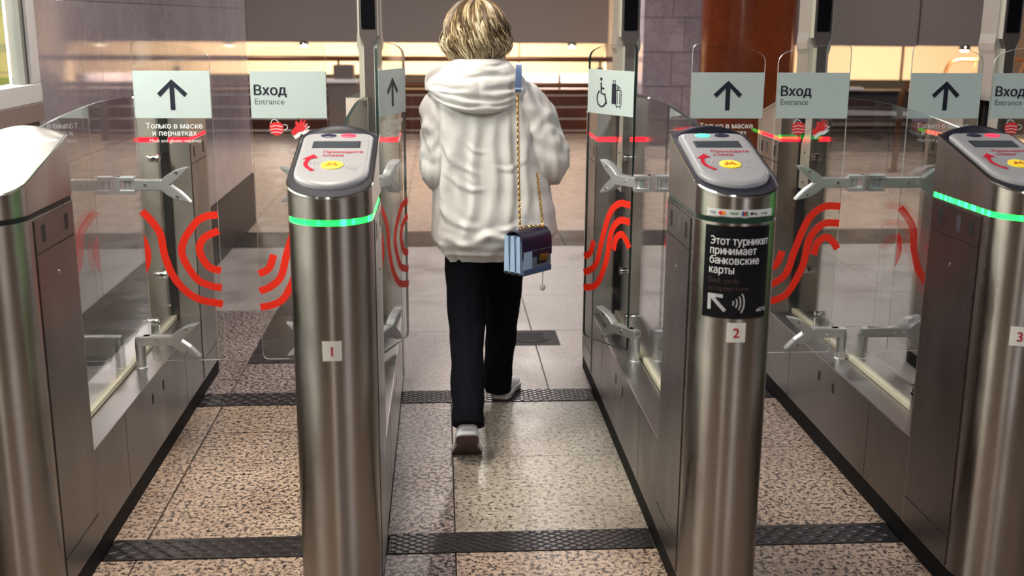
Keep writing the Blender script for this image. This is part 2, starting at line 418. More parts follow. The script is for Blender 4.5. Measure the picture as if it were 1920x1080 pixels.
for (x0, x1, y0, y1, m) in ((-1.5, -.925, 4.669, 4.867, 'gr_lilac'), (-.925, -.28, 4.669, 4.867, 'gr_lilac'), (-1.5, -.925, 4.867, 6.1, 'gr_lilac'), (-1.5, -.925, 6.1, 7.86, 'gr_grey'),
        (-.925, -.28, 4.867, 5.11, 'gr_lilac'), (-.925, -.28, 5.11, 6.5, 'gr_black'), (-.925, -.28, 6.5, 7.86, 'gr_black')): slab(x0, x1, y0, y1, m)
for x0, x1 in zip([-.28, .47, 1.22, 1.97, 2.72, 3.47], [.47, 1.22, 1.97, 2.72, 3.47, 4.22]):
    for a, b in zip([4.669, 5.63, 6.4, 7.15], [5.63, 6.4, 7.15, 7.86]): slab(x0, x1, a, b, 'gr_worn' if a < 5 else 'gr_grey')
for k in range(10): slab(-1.5+k*1.2, -.3+k*1.2, 7.86, 8.46, 'gr_black')
for k in range(11):
    for j in range(6): slab(-5.1+k*1.2, -3.9+k*1.2, 8.46+j*1.24, 8.46+(j+1)*1.24, 'gr_far')

# left marble wall with its black plinth
wl = structure(MB().box(-1.85, -1.50, 4.26, 8.88, 0, 3.2).build('wall_left', 'joint', smooth=False))
zr = [.40, 1.03, 1.66, 2.30, 3.2]
for i in range(4):
    ys = [4.26, 5.1, 6.3, 7.5, 8.88] if i % 2 else [4.26, 5.7, 6.9, 8.1, 8.88]
    for a, b in zip(ys, ys[1:]):
        MB().box(-1.52, -1.486, a+.001, b-.001, zr[i]+.001, zr[i+1]-.001, .001).build('marble_slab', 'marble', wl, angle=30)
MB().box(-1.85, -1.50, 8.87, 8.90, 0, 3.2).build('end_slab', 'marble', wl, smooth=False)
structure(MB().box(-1.53, -1.478, 4.26, 8.90, 0, .40, .004).build('baseboard_left', 'plinth_stone'))

structure(MB().box(-9, 11, -4, 22, 3.2, 3.3).build('ceiling', 'ceil', smooth=False))
structure(MB().box(-9, 11, -4.2, -4, 0, 3.2).build('wall_back', 'backwall', smooth=False))
structure(MB().box(8.8, 9.0, -4, 22, -1.6, 3.2).build('wall_right', 'backwall', smooth=False))
structure(MB().box(-7.2, -7.0, 8.9, 22, -1.6, 3.2).build('wall_side', 'backwall', smooth=False))

# taupe bulkheads over the two stairwells and the lit cream walls below
wf = structure(MB().box(-7, 2.53, 17.06, 17.2, 1.24, 3.2).build('wall_far', 'dark', smooth=False))
for a, b in ((-7, -2.845), (-2.845, 2.53)): MB().box(a+.004, b-.004, 17.0, 17.08, 1.236, 3.2, .006).build('panel', 'bulk', wf)
MB().box(2.53, 2.66, 17.0, 17.35, -.1, 3.2, .005).build('edge_panel', 'warmwall', wf)
wr = structure(MB().box(4.92, 7.15, 14.06, 14.2, 1.30, 3.2).build('wall_far', 'dark', smooth=False))
for a, b in ((4.4, 6.017), (6.017, 7.15)): MB().prism([(a+.01, 1.292), (b-.01, 1.28), (b-.01, 3.2), (a+.01, 3.2)], 'y', 14.0, 14.1).build('panel', 'bulk', wr, smooth=False)
MB().box(7.15, 7.24, 13.95, 14.2, 1.27, 3.2, .005).build('edge_panel', 'bulk', wr)
ws = structure(MB().box(-7, 4.2, 20.06, 20.2, -1.6, 3.2).build('wall_far', 'dark', smooth=False))
for a, b in zip([-7, -4.2, -1.4, 1.4], [-4.2, -1.4, 1.4, 4.2]): MB().box(a+.01, b-.01, 20.0, 20.08, .63, 3.2, .005).build('cream_panel', 'warmwall', ws)
ws2 = structure(MB().box(3.3, 10, 18.06, 18.2, -1.6, 3.2).build('wall_far', 'dark', smooth=False))
for a, b in zip([3.3, 5.5, 7.52, 9.4], [5.5, 7.5, 9.38, 10]): MB().box(a+.015, b-.015, 18.0, 18.08, .66, 3.2, .006).build('cream_panel', 'warmwall', ws2)
structure(MB().box(-7, 10, 15.9, 22, -1.7, -1.6).build('floor', 'dark', smooth=False))
# low red-brown parapet behind the railing, one panel after another, and a pale strip painting reflected light above it
par = tag(empty('parapet', (0, 16.3, 0)), 'low dark red stone parapet behind the horizontal steel railing', 'parapet')
for k in range(8):
    MB().box(-5.2+k*.96, -4.25+k*.96, 0, .12, -1.0, .57, .004).build('stone_panel', 'redpanel', par)
MB().box(-5.3, 2.5, -.02, .16, .57, .60, .004).build('coping', 'rail_brown', par)
pal = tag(empty('pale_light_strip', (1.9, 17.9, 0)), 'pale lilac strip painting reflected light above the parapet beside the railing end', 'ledge')
MB().box(-.62, -.02, 0, .2, -1.6, .74, .01).build('panel', 'lilac', pal); MB().box(.02, .62, 0, .2, -1.6, .74, .01).build('panel', 'lilac', pal)

# marble pillar and round red column
mp = tag(empty('marble_pillar', (2.80, 13.45, 0)), 'square pale lilac marble pillar beside the red column', 'pillar')
for r in range(8):
    z0 = .06+r*.39-(.06 if r == 0 else 0); z1 = .06+(r+1)*.39
    sp = [-.46, .02, .46] if r % 2 else [-.46, -.12, .46]
    for a, b in zip(sp, sp[1:]):
        MB().box(a+.003, b-.003, -.45, .45, z0+.003, z1-.003, .003).build('marble_block', 'marble_far', mp, angle=30)
MB().box(-.45, .45, -.44, .44, 0, 3.19).build('core', 'joint', mp, smooth=False)
rc = tag(empty('round_column', (3.29, 12.0, 0)), 'thick round red-brown polished stone column behind the right gates', 'column')
MB().lathe([(.55, 0), (.55, .12), (.50, .15), (.50, 3.19)], n=64).build('shaft', 'redstone', rc)
MB().lathe([(.585, 0), (.585, .10), (.56, .11), (.56, 0.0)], n=64).build('base_ring', 'gr_black', rc)

# horizontal-bar railing before the stairs
rl = tag(empty('stair_railing', (0, 15.0, 0)), 'long railing with brown top rail and steel bars before the far stairs', 'railing')
MB().tube([(-5.4, 0, 1.075), (2.36, 0, 1.075)], .034, 12).build('top_rail', 'rail_brown', rl)
MB().tube([(-5.4, .10, .728), (2.30, .10, .728)], .036, 12).build('second_rail', 'rail_brown', rl)
for z in (.606, .451, .295, .138):
    MB().tube([(-5.4, 0, z), (2.30, 0, z)], .013, 8).build('bar', 'chrome', rl)
for x in (-4.6, -2.9, -1.33, .45, 2.13):
    p = MB().box(x-.045, x+.045, -.03, .03, 0, .93, .006).build('post', 'pillar', rl)
    MB().tube([(x, 0, .93), (x, 0, 1.06)], .016, 8).lathe([(.05, .93), (.05, .955), (.02, .97)], (x, 0, 0), 12).build('saddle', 'black', p)
# grey post seen left of the first display pillar
gp = tag(empty('grey_bollard', (-1.22, 14.4, 0)), 'tall grey metal post with white ledge behind the left gate', 'post')
MB().box(-.19, .19, -.12, .12, 0, .80, .01).build('lower_body', 'pillar', gp); MB().box(-.24, .2, -.14, .14, .80, .84, .005).build('ledge', 'white_frame', gp)
MB().box(-.12, .14, -.08, .1, .84, 1.02, .02).build('head', 'pillar', gp)
# handrails and the dark balustrade at right
h1 = tag(empty('curved_handrail', (4.95, 11.8, 0)), 'bronze tube handrail with rounded bend rising from the floor at right', 'handrail')
MB().tube(smooth_pts([(-.02, 0, 0), (-.01, 0, .5), (0, 0, .80), (.05, 0, .92), (.17, 0, .985), (.5, .1, 1.0), (1.5, .8, 1.0)], 6), .032, 12).build('rail_tube', 'rail_brown', h1)
MB().lathe([(.07, 0), (.07, .012), (.035, .02)], (-.02, 0, 0), 16).build('floor_flange', 'rail_brown', h1)
MB().tube([(1.3, .66, 0), (1.3, .66, .99)], .022, 10).build('post', 'rail_brown', h1)
h2 = tag(empty('barred_handrail', (6.55, 14.6, 0)), 'dark tube handrail with slanted bars under the right bulkhead', 'handrail')
MB().tube(smooth_pts([(.12, 0, 0), (.12, 0, .8), (.15, 0, .98), (.21, 0, 1.07), (.33, 0, 1.105), (.6, 0, 1.105), (1.6, 0, 1.105)], 6), .025, 12).build('rail_tube', 'rail_brown', h2)
for k in range(5): MB().tube([(.55+k*.22-.10, 0, .75), (.55+k*.22, 0, 1.10)], .012, 8).build('bar', 'rail_brown', h2)
MB().tube([(.12, 0, .75), (1.6, 0, .75)], .025, 10).build('lower_rail', 'rail_brown', h2)
for x in (.75, 1.4): MB().tube([(x, 0, 0), (x, 0, .75)], .02, 8).build('post', 'rail_brown', h2)
ba = tag(empty('stair_balustrade', (5.55, 13.6, 0)), 'dark balustrade with shiny metal strips under the lit cream wall', 'balustrade')
MB().box(-1.5, 1.1, 0, .3, 0, .72, .02).build('side_panel', 'booth_dark', ba)
MB().prism([(-1.5, .56), (.25, .50), (.25, .455), (-1.5, .46)], 'y', -.03, .02).build('trim_strip', 'white_frame', ba)
MB().box(-1.5, .55, -.05, .02, .33, .38, .008).build('trim_strip', 'chrome', ba); MB().box(-1.5, 1.1, -.02, .32, .72, .76, .01).build('top_cap', 'black', ba)
MB().box(-.8, -.35, -.06, .1, .76, .80, .01).build('lamp_strip', 'white_frame', ba)
MB().box(.30, 1.1, -.04, .02, .30, .68, .01).build('pale_panel', 'lilac', ba)
# downlights under the bulkheads
for x, y, z, lab in ((-2.0, 16.96, 1.225, 'leftmost small warm lamp under the taupe bulkhead'), (.12, 16.96, 1.225, 'bright warm lamp under the taupe bulkhead behind the woman'), (1.98, 16.96, 1.225, 'small warm lamp under the bulkhead right of the woman'), (6.62, 13.97, 1.275, 'small warm lamp under the right bulkhead above the barred handrail')):
    d = tag(empty('stairwell_lamp', (x, y, z)), lab, 'lamp', 'warm lamps under the bulkheads')
    MB().lathe([(.05, .03), (.07, 0), (.07, -.03), (.06, -.035)], n=16).build('housing', 'chrome', d); MB().lathe([(.055, -.034), (.05, -.045), (.02, -.05)], n=16).build('bulb', 'lamp_warm', d)
for k, (x, y, z, sx, sy, wt, c, wh) in enumerate(LAMPS):
    t = tag(empty('unseen_ceiling_lamp', (x, y, z)), 'unseen long flat ceiling lamp '+wh, 'lamp', 'ceiling lamps of the hall')
    for s in (-1, 1): MB().box(s*(sx/2+.02)-.02, s*(sx/2+.02)+.02, -sy/2, sy/2, -.04, .05, .004).build('frame', 'white_frame', t)
    MB().box(-sx/2, sx/2, -sy/2, sy/2, 0, .02).build('diffuser', 'lamp', t, smooth=False)

# ticket booth in the left wall (window lit from inside)
bo = tag(empty('ticket_booth', (-1.486, 4.24, 0)), 'lit ticket booth with white window frame and green board inside', 'booth')
bx = lambda x0, x1, y0, y1, z0, z1, n, m, b=.004, p=None: MB().box(x0, x1, y0, y1, z0, z1, b).build(n, m, p or bo)
bx(-.3, 0, -4.4, 0.01, 0, 1.22, 'lower_panel', 'booth_dark'); bx(-.3, .03, -4.4, .0, 1.225, 1.292, 'ledge', 'brown_ledge')
fr = bx(-.06, .028, -4.4, 0, 1.292, 1.36, 'window_frame', 'white_frame')
bx(-.06, .026, -.078, 0, 1.36, 2.75, 'jamb', 'white_frame', .004, fr); bx(-.04, .014, -.100, -.079, 1.36, 2.75, 'dark_seal', 'booth_dark', .002, fr); bx(-.03, .016, -.126, -.101, 1.36, 2.75, 'inner_jamb', 'grey_frame', .003, fr)
bx(-.06, .026, -4.4, -.01, 2.68, 2.75, 'head_rail', 'white_frame', .004, fr); bx(-.05, .02, -2.25, -2.18, 1.36, 2.68, 'mullion', 'white_frame', .004, fr)
MB().box(-.012, -.004, -2.18, -.12, 1.35, 2.70).build('pane', 'glass', fr, smooth=False); MB().box(-.03, -.02, -4.4, -2.25, 1.35, 2.70).build('pane', 'glass', fr, smooth=False)
bx(-.3, 0, -4.4, 0.01, 2.75, 3.19, 'upper_panel', 'marble'); bx(-1.2, -1.1, -4.4, .4, 0, 3.19, 'inner_wall', 'booth_white'); bx(-1.1, -.06, .02, .12, 0, 3.19, 'end_wall', 'booth_white')
bx(-1.1, -.06, -4.4, .1, 2.62, 2.66, 'inner_ceiling', 'booth_white'); bx(-.86, -.16, -2.75, .01, 2.575, 2.61, 'light_panel', 'booth_lamp')
bd = bx(-.9, -.075, .002, .02, 1.62, 2.35, 'notice_board', 'poster_green', .001)
bx(-.9, -.075, -.004, .002, 1.40, 1.52, 'yellow_band', 'poster_yellow', .001, bd); bx(-.30, -.085, -.008, -.003, 1.47, 1.50, 'green_mark', 'poster_dgreen', .001, bd)
bx(-.9, -.075, .002, .02, 1.30, 1.62, 'lower_board', 'poster_yellow', .001)

# ================================================================== TURNSTILES
W2 = .107
def zt(y): return 1.19+(y+1.11)*.253           # slanted lid plane, y local (front end)
def outline(hw=W2, yb=-.75, yc=-1.08, n=20):
    p = [(-hw, yb), (-hw, (yb+yc)/2), (-hw, yc)]
    for k in range(1, n): a = PI+k*PI/n; p.append((hw*math.cos(a), yc+hw*math.sin(a)))
    p += [(hw, yc), (hw, (yb+yc)/2), (hw, yb)]
    return p
def cylmap(a, z, rad=W2+.0012): t = a/W2; return (rad*math.sin(t), -1.08-rad*math.cos(t), z)
def slant(x, y, dz): return (x, y, zt(y)+dz)

def cabinet(root, sg, led, numbers=None):
    """one end cabinet; sg=1 front (towards the camera), -1 rear"""
    fy = lambda p: (p[0], sg*p[1], p[2])
    def bld(mb, n, m, parent=root, **k):
        mb.v = [fy(p) for p in mb.v]; return mb.build(n, m, parent, **k)
    ol = outline()
    nm = 'front' if sg == 1 else 'rear'
    sh = bld(MB().loft([[(x, y, .07) for x, y in ol], [(x, y, 1.1) for x, y in ol]]), nm+'_cabinet', 'steel', angle=50)
    il = outline(W2-.003)
    bld(MB().loft([[(x, y, 1.098) for x, y in il], [(x, y, 1.118) for x, y in il]]), 'led_band', led, angle=50)
    bld(MB().loft([[(x, y, 1.115) for x, y in ol], [(x, y, zt(y)-.002) for x, y in ol]]), nm+'_head', 'steel', angle=50)
    rim = MB(); rim.tube([(x, y, zt(y)-.001) for x, y in ol], .0035, 6); bld(rim, 'rim', 'chrome')
    # lid
    rows = []
    for k in range(45):
        y = -1.186+k*(1.186-.75)/44; hw = W2-.003 if y > -1.08 else math.sqrt(max(1e-6, (W2-.003)**2-(y+1.08)**2))
        u = max(0, min(1, (y+.79)/.03)); h = .026*u*u*(3-2*u)
        rows.append([(hw*(-1+2*j/14), y, zt(y)-.001+h*(1-(-1+2*j/14)**2)) for j in range(15)])
    rows.append([(q[0], -.751, 1.26) for q in rows[-1]])
    lid = bld(MB().loft(rows, cap=False, closed=False), 'lid', 'lid' if sg == 1 and numbers is not None else 'steel_top', angle=60)
    # side plates
    for s in (-1, 1):
        x0, x1 = sorted((s*W2, s*(W2+.0006))); bld(MB().box(x0, x1, -1.062, -.757, .075, 1.095), 'gap_plate', 'slot', smooth=False)
        for (a, b, c, d, n) in ((-1.06, -.76, 1.008, 1.093, 'sensor_panel'), (-1.06, -.76, .16, 1.004, 'door_panel'), (-1.06, -.76, .078, .156, 'foot_panel')):
            x0, x1 = sorted((s*W2, s*(W2+.0026))); p = bld(MB().box(x0, x1, a, b, c, d, .0008), n, 'steel_flat')
            x0, x1 = sorted((s*W2, s*(W2+.0032)))
            if n == 'sensor_panel':
                for yy in (-.82, -.935, -1.01) if s < 0 else (-.82, -1.0):
                    bld(MB().box(x0, x1, yy-.014, yy+.014, 1.03, 1.075, .0008), 'sensor_window', 'lcd' if yy == -.935 else 'slot', p)
            if n == 'door_panel':
                bld(MB().lathe([(.006, 0), (.006, .004), (.002, .005)], (s*W2, -.91, .93), 10, 'x') if s > 0 else MB().lathe([(.006, 0), (.006, -.004), (.002, -.005)], (s*W2, -.91, .93), 10, 'x'), 'lock', 'chrome', p)
    return sh, lid

def panel_deck(root, left_lens, right_lens):
    def ring(ins, dz):
        hw = .095-ins; yc = -1.040; yt = -.772-ins; r = .028
        p = []
        for k in range(17): a = PI+k*PI/16; p.append((hw*math.cos(a), yc+hw*math.sin(a)))
        for k in range(6): a = k*PI/2/5; p.append((hw-r+r*math.cos(a), yt-r+r*math.sin(a)))
        for k in range(6): a = PI/2+k*PI/2/5; p.append((-hw+r+r*math.cos(a), yt-r+r*math.sin(a)))
        return [slant(x, y, dz) for x, y in p]
    pn = MB().loft([ring(0, -.004), ring(0, .006), ring(.004, .011), ring(.013, .0145)]).build('reader_panel', 'panel', root, angle=35)
    T = .0150
    def disc(n, m, x, y, rx, ry, h=.0012):
        c = [(x+rx*math.cos(2*PI*k/24), y+ry*math.sin(2*PI*k/24)) for k in range(24)]
        return MB().loft([[slant(a, b, T-.002) for a, b in c], [slant(a, b, T+h) for a, b in c], [slant(x+(a-x)*.8, y+(b-y)*.8, T+h+.001) for a, b in c]]).build(n, m, pn)
    disc('status_lens', left_lens, -.027, -.803, .0215, .0125); disc('status_lens', right_lens, .027, -.803, .0215, .0125)
    q = [(-.064, -.893), (.064, -.893), (.064, -.845), (-.064, -.845)]
    MB().loft([[slant(a, b, T-.003) for a, b in q], [slant(a, b, T+.0004) for a, b in q]]).build('display_bezel', 'black', pn, smooth=False)
    q = [(-.060, -.891), (.060, -.891), (.058, -.853), (-.058, -.853)]
    MB().loft([[slant(a, b, T-.003) for a, b in q], [slant(a, b, T+.0008) for a, b in q]]).build('display', 'lcd', pn, smooth=False)
    fn = lambda a, b, o=0.: slant(a, b, T+.0006+o)
    t = MB(); put_text(t, 'Проходите', .0200, .022, -.930, 0, .012, fn=fn); put_text(t, 'слева', .0200, -.003, -.954, 0, .012, fn=fn); t.build('lettering', 'red_print', pn, smooth=False, fix=False)
    disc('contact_pad', 'yellow', 0, -1.016, .0285, .0265, .002)
    mm = [(-1.1, -.70), (-1.1, -.50), (-.92, -.50), (-.45, .65), (0, -.10), (.45, .65), (.92, -.50), (1.1, -.50), (1.1, -.70), (.38, -.70), (.38, -.50), (.52, -.50), (.38, -.08), (0, -.68), (-.38, -.08), (-.52, -.50), (-.38, -.50), (-.38, -.70)]
    mq = [(a*.0165, -1.015+b*.0165) for a, b in mm]
    tri = [(0, 1, 2, 15, 16, 17), (2, 3, 14, 15), (3, 4, 13, 14), (4, 5, 12, 13), (5, 6, 11, 12), (6, 7, 8, 9, 10, 11)]
    MB().add([slant(a, b, T+.0036) for a, b in mq], tri).build('metro_mark', 'logo_red', pn, smooth=False)
    for s in (-1, 1):
        for k, r in enumerate((.040, .049, .058, .067)):
            aa = [-.55+i*1.1/8 for i in range(9)]
            q = [(s*r*math.cos(a), -1.016+r*.9*math.sin(a)) for a in aa]+[(s*(r+.0022)*math.cos(a), -1.016+(r+.0022)*.9*math.sin(a)) for a in aa]
            MB().add([slant(a, b, T+.0007) for a, b in q], [(i, i+1, i+10, i+9) for i in range(8)]).build('signal_arc', 'arc_grey', pn, smooth=False)
    pts = smooth_pts([(-.046, -1.052), (-.062, -1.030), (-.069, -1.005), (-.066, -.980), (-.061, -.970)], 5)
    v = []; n = len(pts)
    for sgn in (1, -1):
        for i in range(n):
            a = Vector(pts[max(0, i-1)]); b = Vector(pts[min(n-1, i+1)]); d = (b-a).normalized(); w_ = .0055
            p = Vector(pts[i])+Vector((-d.y, d.x))*w_*sgn; v.append(slant(p.x, p.y, T+.0008))
    a_ = MB().add(v, [(i, i+1, n+i+1, n+i) for i in range(n-1)]); a_.add([slant(-.081, -.974, T+.0008), slant(-.040, -.966, T+.0008), slant(-.054, -.940, T+.0008)], [(0, 1, 2)])
    a_.build('pass_arrow', 'red_print', pn, smooth=False)
    return pn

def fish_outline(g, z0):
    return [(-g, z0+.018), (.074, z0+.018), (.092, z0+.034), (.118, z0+.050), (.145, z0+.059), (.174, z0+.064), (.158, z0+.046), (.138, z0+.026), (.104, z0+.001),
            (.138, z0-.024), (.158, z0-.044), (.174, z0-.063), (.145, z0-.058), (.118, z0-.050), (.092, z0-.035), (.074, z0-.019), (-g, z0-.018)]
LW = .262
PAT_ARROW = [[(0.0, .932), (.03, .897), (.058, .848), (.069, .768), (.101, .682), (.167, .616), (.262, .591)], [(.262, .918), (.22, .912), (.184, .89), (.139, .826), (.131, .768), (.172, .689), (.22, .661), (.262, .651)], [(.262, .861), (.209, .834), (.191, .789), (.218, .732), (.262, .714)]]
PAT_ENTR = [[(.262, .638), (.222, .655), (.184, .692), (.158, .78), (.116, .890), (.062, .936), (0, .938)], [(.262, .578), (.215, .588), (.172, .618), (.126, .715), (.106, .818), (.060, .872), (0, .876)], [(.262, .702), (.226, .722), (.206, .772)], [(.089, .757), (.075, .803), (.045, .823), (.018, .805), (.0, .779)]]
def leaf(root, side, rz, gap, sign, mats=None):
    """glass gate leaf hinged on the turnstile; side=+1 free end to +x, -1 to -x"""
    X = lambda u: side*(gap+u)
    lf = None
    pts = [(0.004, .38)]
    o = [(X(u), z) for u, z in ([(.008, .380), (.242, .380), (.252, .383), (.259, .390), (LW, .402), (LW, 1.452), (.259, 1.468), (.250, 1.480), (.235, 1.489), (.205, 1.499), (.16, 1.507), (.10, 1.513), (.022, 1.517), (.010, 1.514), (.002, 1.506), (0, 1.495), (0, .388)])]
    lf = MB().prism(o, 'y', -.005, .005, mi=0, mis=1).build('gate_leaf', ['glass', 'glass_edge_pale' if sign != 'access' and rz == 0 else 'glass_edge'], root, smooth=False)
    lf.location = (side*.042, .05, 0); lf.rotation_euler = (0, 0, rz)
    xa, xb = sorted((X(0.001), X(LW-.001)))
    MB().box(xa, xb, -.0068, -.0052, 1.257, 1.418, .0004).build('sign_panel', 'sign', lf)
    MB().box(xa, xb, .0052, .0068, 1.257, 1.418, .0004).build('sign_panel', 'sign', lf)
    yf = -.0074; xc = (xa+xb)/2
    def strokes(n, m, lines, wd):
        mb = MB()
        for l in lines: mb.ribbon(l, wd, 'y', yf, .0006)
        return mb.build(n, m, lf, smooth=False)
    if sign == 'arrow':
        z = 1.338
        MB().prism([(xc-.008, z-.052), (xc+.008, z-.052), (xc+.008, z+.026), (xc+.041, z-.008), (xc+.051, z+.004), (xc, z+.052), (xc-.051, z+.004), (xc-.041, z-.008), (xc-.008, z+.026)], 'y', yf-.0006, yf).build('arrow_mark', 'ink', lf, smooth=False)
        t = MB(); put_text(t, 'Только в маске', .0262, xc, 1.222, yf, .012); put_text(t, 'и перчатках', .0262, xc, 1.197, yf, .012); put_text(t, 'Mask and gloves required', .0170, xc, 1.174, yf, .004)
        t.build('lettering', 'white_ink', lf, smooth=False, fix=False)
    if sign == 'entrance':
        t = MB(); put_text(t, 'Вход', .0480, xa+.013, 1.337, yf, .022, 'LEFT'); t.build('lettering', 'ink', lf, smooth=False, fix=False)
        t = MB(); put_text(t, 'Entrance', .0290, xa+.014, 1.305, yf, .004, 'LEFT'); t.build('lettering', 'grey_ink', lf, smooth=False, fix=False)
        x, z = xa+.085, 1.222
        MB().prism([(x-.024, z+.014), (x-.006, z+.022), (x+.012, z+.021), (x+.023, z+.012), (x+.023, z-.010), (x+.012, z-.022), (x-.002, z-.026), (x-.016, z-.019), (x-.025, z-.004)], 'y', yf-.0006, yf).build('mask_icon', 'red_icon', lf, smooth=False)
        e = [[(x-.022, z+.006-.011*k), (x-.002, z+.010-.011*k), (x+.020, z+.006-.011*k)] for k in range(3)]
        e += [smooth_pts([(x-.020, z+.016), (x-.014, z+.029), (x-.002, z+.030), (x+.008, z+.021)], 4), smooth_pts([(x+.022, z+.012), (x+.034, z+.012), (x+.037, z+.001), (x+.024, z-.006)], 4)]
        mb = MB()
        for l in e: mb.ribbon(l, .0022, 'y', yf-.0008, .0004)
        mb.build('mask_lines', 'white_ink', lf, smooth=False)
        x, z = xa+.165, 1.222
        for n, m, dx, dz in (('glove_icon', 'white_ink', .006, -.012), ('glove_icon', 'red_icon', 0, 0)):
            MB().prism([(x+dx-.032, z+dz-.012), (x+dx-.022, z+dz-.026), (x+dx-.004, z+dz-.012), (x+dx+.010, z+dz-.010), (x+dx+.026, z+dz+.004), (x+dx+.026, z+dz+.008), (x+dx+.012, z+dz+.004), (x+dx+.028, z+dz+.017), (x+dx+.026, z+dz+.021), (x+dx+.010, z+dz+.010), (x+dx+.022, z+dz+.028), (x+dx+.019, z+dz+.031), (x+dx+.005, z+dz+.016), (x+dx+.011, z+dz+.032), (x+dx+.007, z+dz+.034), (x+dx-.003, z+dz+.018), (x+dx-.010, z+dz+.026), (x+dx-.015, z+dz+.024), (x+dx-.014, z+dz+.008)], 'y', yf-(.0004 if m == 'white_ink' else .0010), yf-(0 if m == 'white_ink' else .0006)).build(n, m, lf, smooth=False)
    if sign == 'access':
        x, z = xa+.088, 1.338
        circ = lambda cx, cz, r, n=16: [(cx+r*math.cos(2*PI*k/n), cz+r*math.sin(2*PI*k/n)) for k in range(n)]
        mb = MB(); mb.prism(circ(x-.010, z+.046, .0065), 'y', yf-.0006, yf)
        mb.ribbon([(x-.010, z+.034), (x-.009, z-.006), (x+.012, z-.008), (x+.022, z-.043)], .0075, 'y', yf, .0006)
        mb.ribbon([(x-.009, z+.014), (x+.008, z+.012)], .006, 'y', yf, .0006)
        mb.ribbon([(x-.006+.026*math.cos(a), z-.024+.030*math.sin(a)) for a in [R_(115)+k*R_(215)/18 for k in range(19)]], .006, 'y', yf, .0006)
        mb.build('wheelchair_mark', 'ink', lf, smooth=False)
        x = xa+.160
        mb = MB(); mb.prism([(x-.020, z-.040), (x+.003, z-.040), (x+.003, z+.032), (x-.020, z+.032)], 'y', yf-.0006, yf)
        mb.ribbon([(x-.014, z+.032), (x-.014, z+.044), (x-.002, z+.044), (x-.002, z+.032)], .003, 'y', yf, .0006); mb.ribbon([(x+.003, z+.026), (x+.016, z+.026), (x+.016, z+.014)], .003, 'y', yf, .0006)
        q = rrect(x+.004, x+.032, z-.048, z+.010, .006, 3); mb.ribbon(q+[q[0]], .003, 'y', yf, .0006)
        mb.ribbon([(x+.011, z+.010), (x+.011, z+.020), (x+.025, z+.020), (x+.025, z+.010)], .003, 'y', yf, .0006)
        for dx in (.012, .024): mb.ribbon([(x+dx, z-.040), (x+dx, z+.003)], .0018, 'y', yf, .0006)
        for dx in (.009, .027): mb.ribbon([(x+dx, z-.048), (x+dx, z-.056)], .002, 'y', yf, .0006)
        mb.build('luggage_mark', 'ink', lf, smooth=False)
    for l in (PAT_ARROW if sign == 'arrow' else PAT_ENTR):
        p = smooth_pts([(X(u), z) for u, z in l], 6)
        MB().ribbon(p, .026, 'y', -.0062, .0008).build('red_stripe', 'red_film', lf, smooth=False)
    if sign == 'arrow':
        MB().prism([(X(0), .850), (X(.012), .825), (X(.020), .795), (X(.021), .770), (X(.016), .740), (X(.006), .716), (X(0), .706)], 'y', -.0070, -.0062).build('red_stripe', 'red_film', lf, smooth=False)
    for z0, up in ((1.025, True), (.457, False)):
        f = [(X(u), z) for u, z in fish_outline(gap-.012, z0)]
        bm = bmesh.new(); t = MB().prism(f, 'y', -.017, .017)
        vv = [bm.verts.new(p) for p in t.v]
        for fc in t.f: bm.faces.new([vv[i] for i in fc])
        bmesh.ops.recalc_face_normals(bm, faces=bm.faces[:]); bmesh.ops.bevel(bm, geom=bm.edges[:], offset=.0028, segments=2, affect='EDGES', clamp_overlap=True)
        MB().bm(bm).build('gate_clamp', 'alu', lf, angle=50)
        for u, dz in ((.02, 0), (.128, .043), (.128, -.042)):
            for sy in (-1, 1): MB().lathe([(.006, sy*.0165), (.006, sy*.0185), (.004, sy*.0187), (.0035, sy*.0175)], (X(u), 0, z0+dz), 12, 'y').build('screw', 'chrome', lf)
        if up: MB().lathe([(.014, z0-.030), (.014, z0+.030)], n=18).build('hinge_knuckle', 'alu', lf)
        else:
            a, b = sorted((-side*.014, side*(gap+.0)))
            MB().box(a, b, -.018, .018, z0-.018, z0+.018, .007).lathe([(.0185, .42), (.0185, z0-.004)], n=20).build('hinge_arm', 'alu', lf)
    return lf

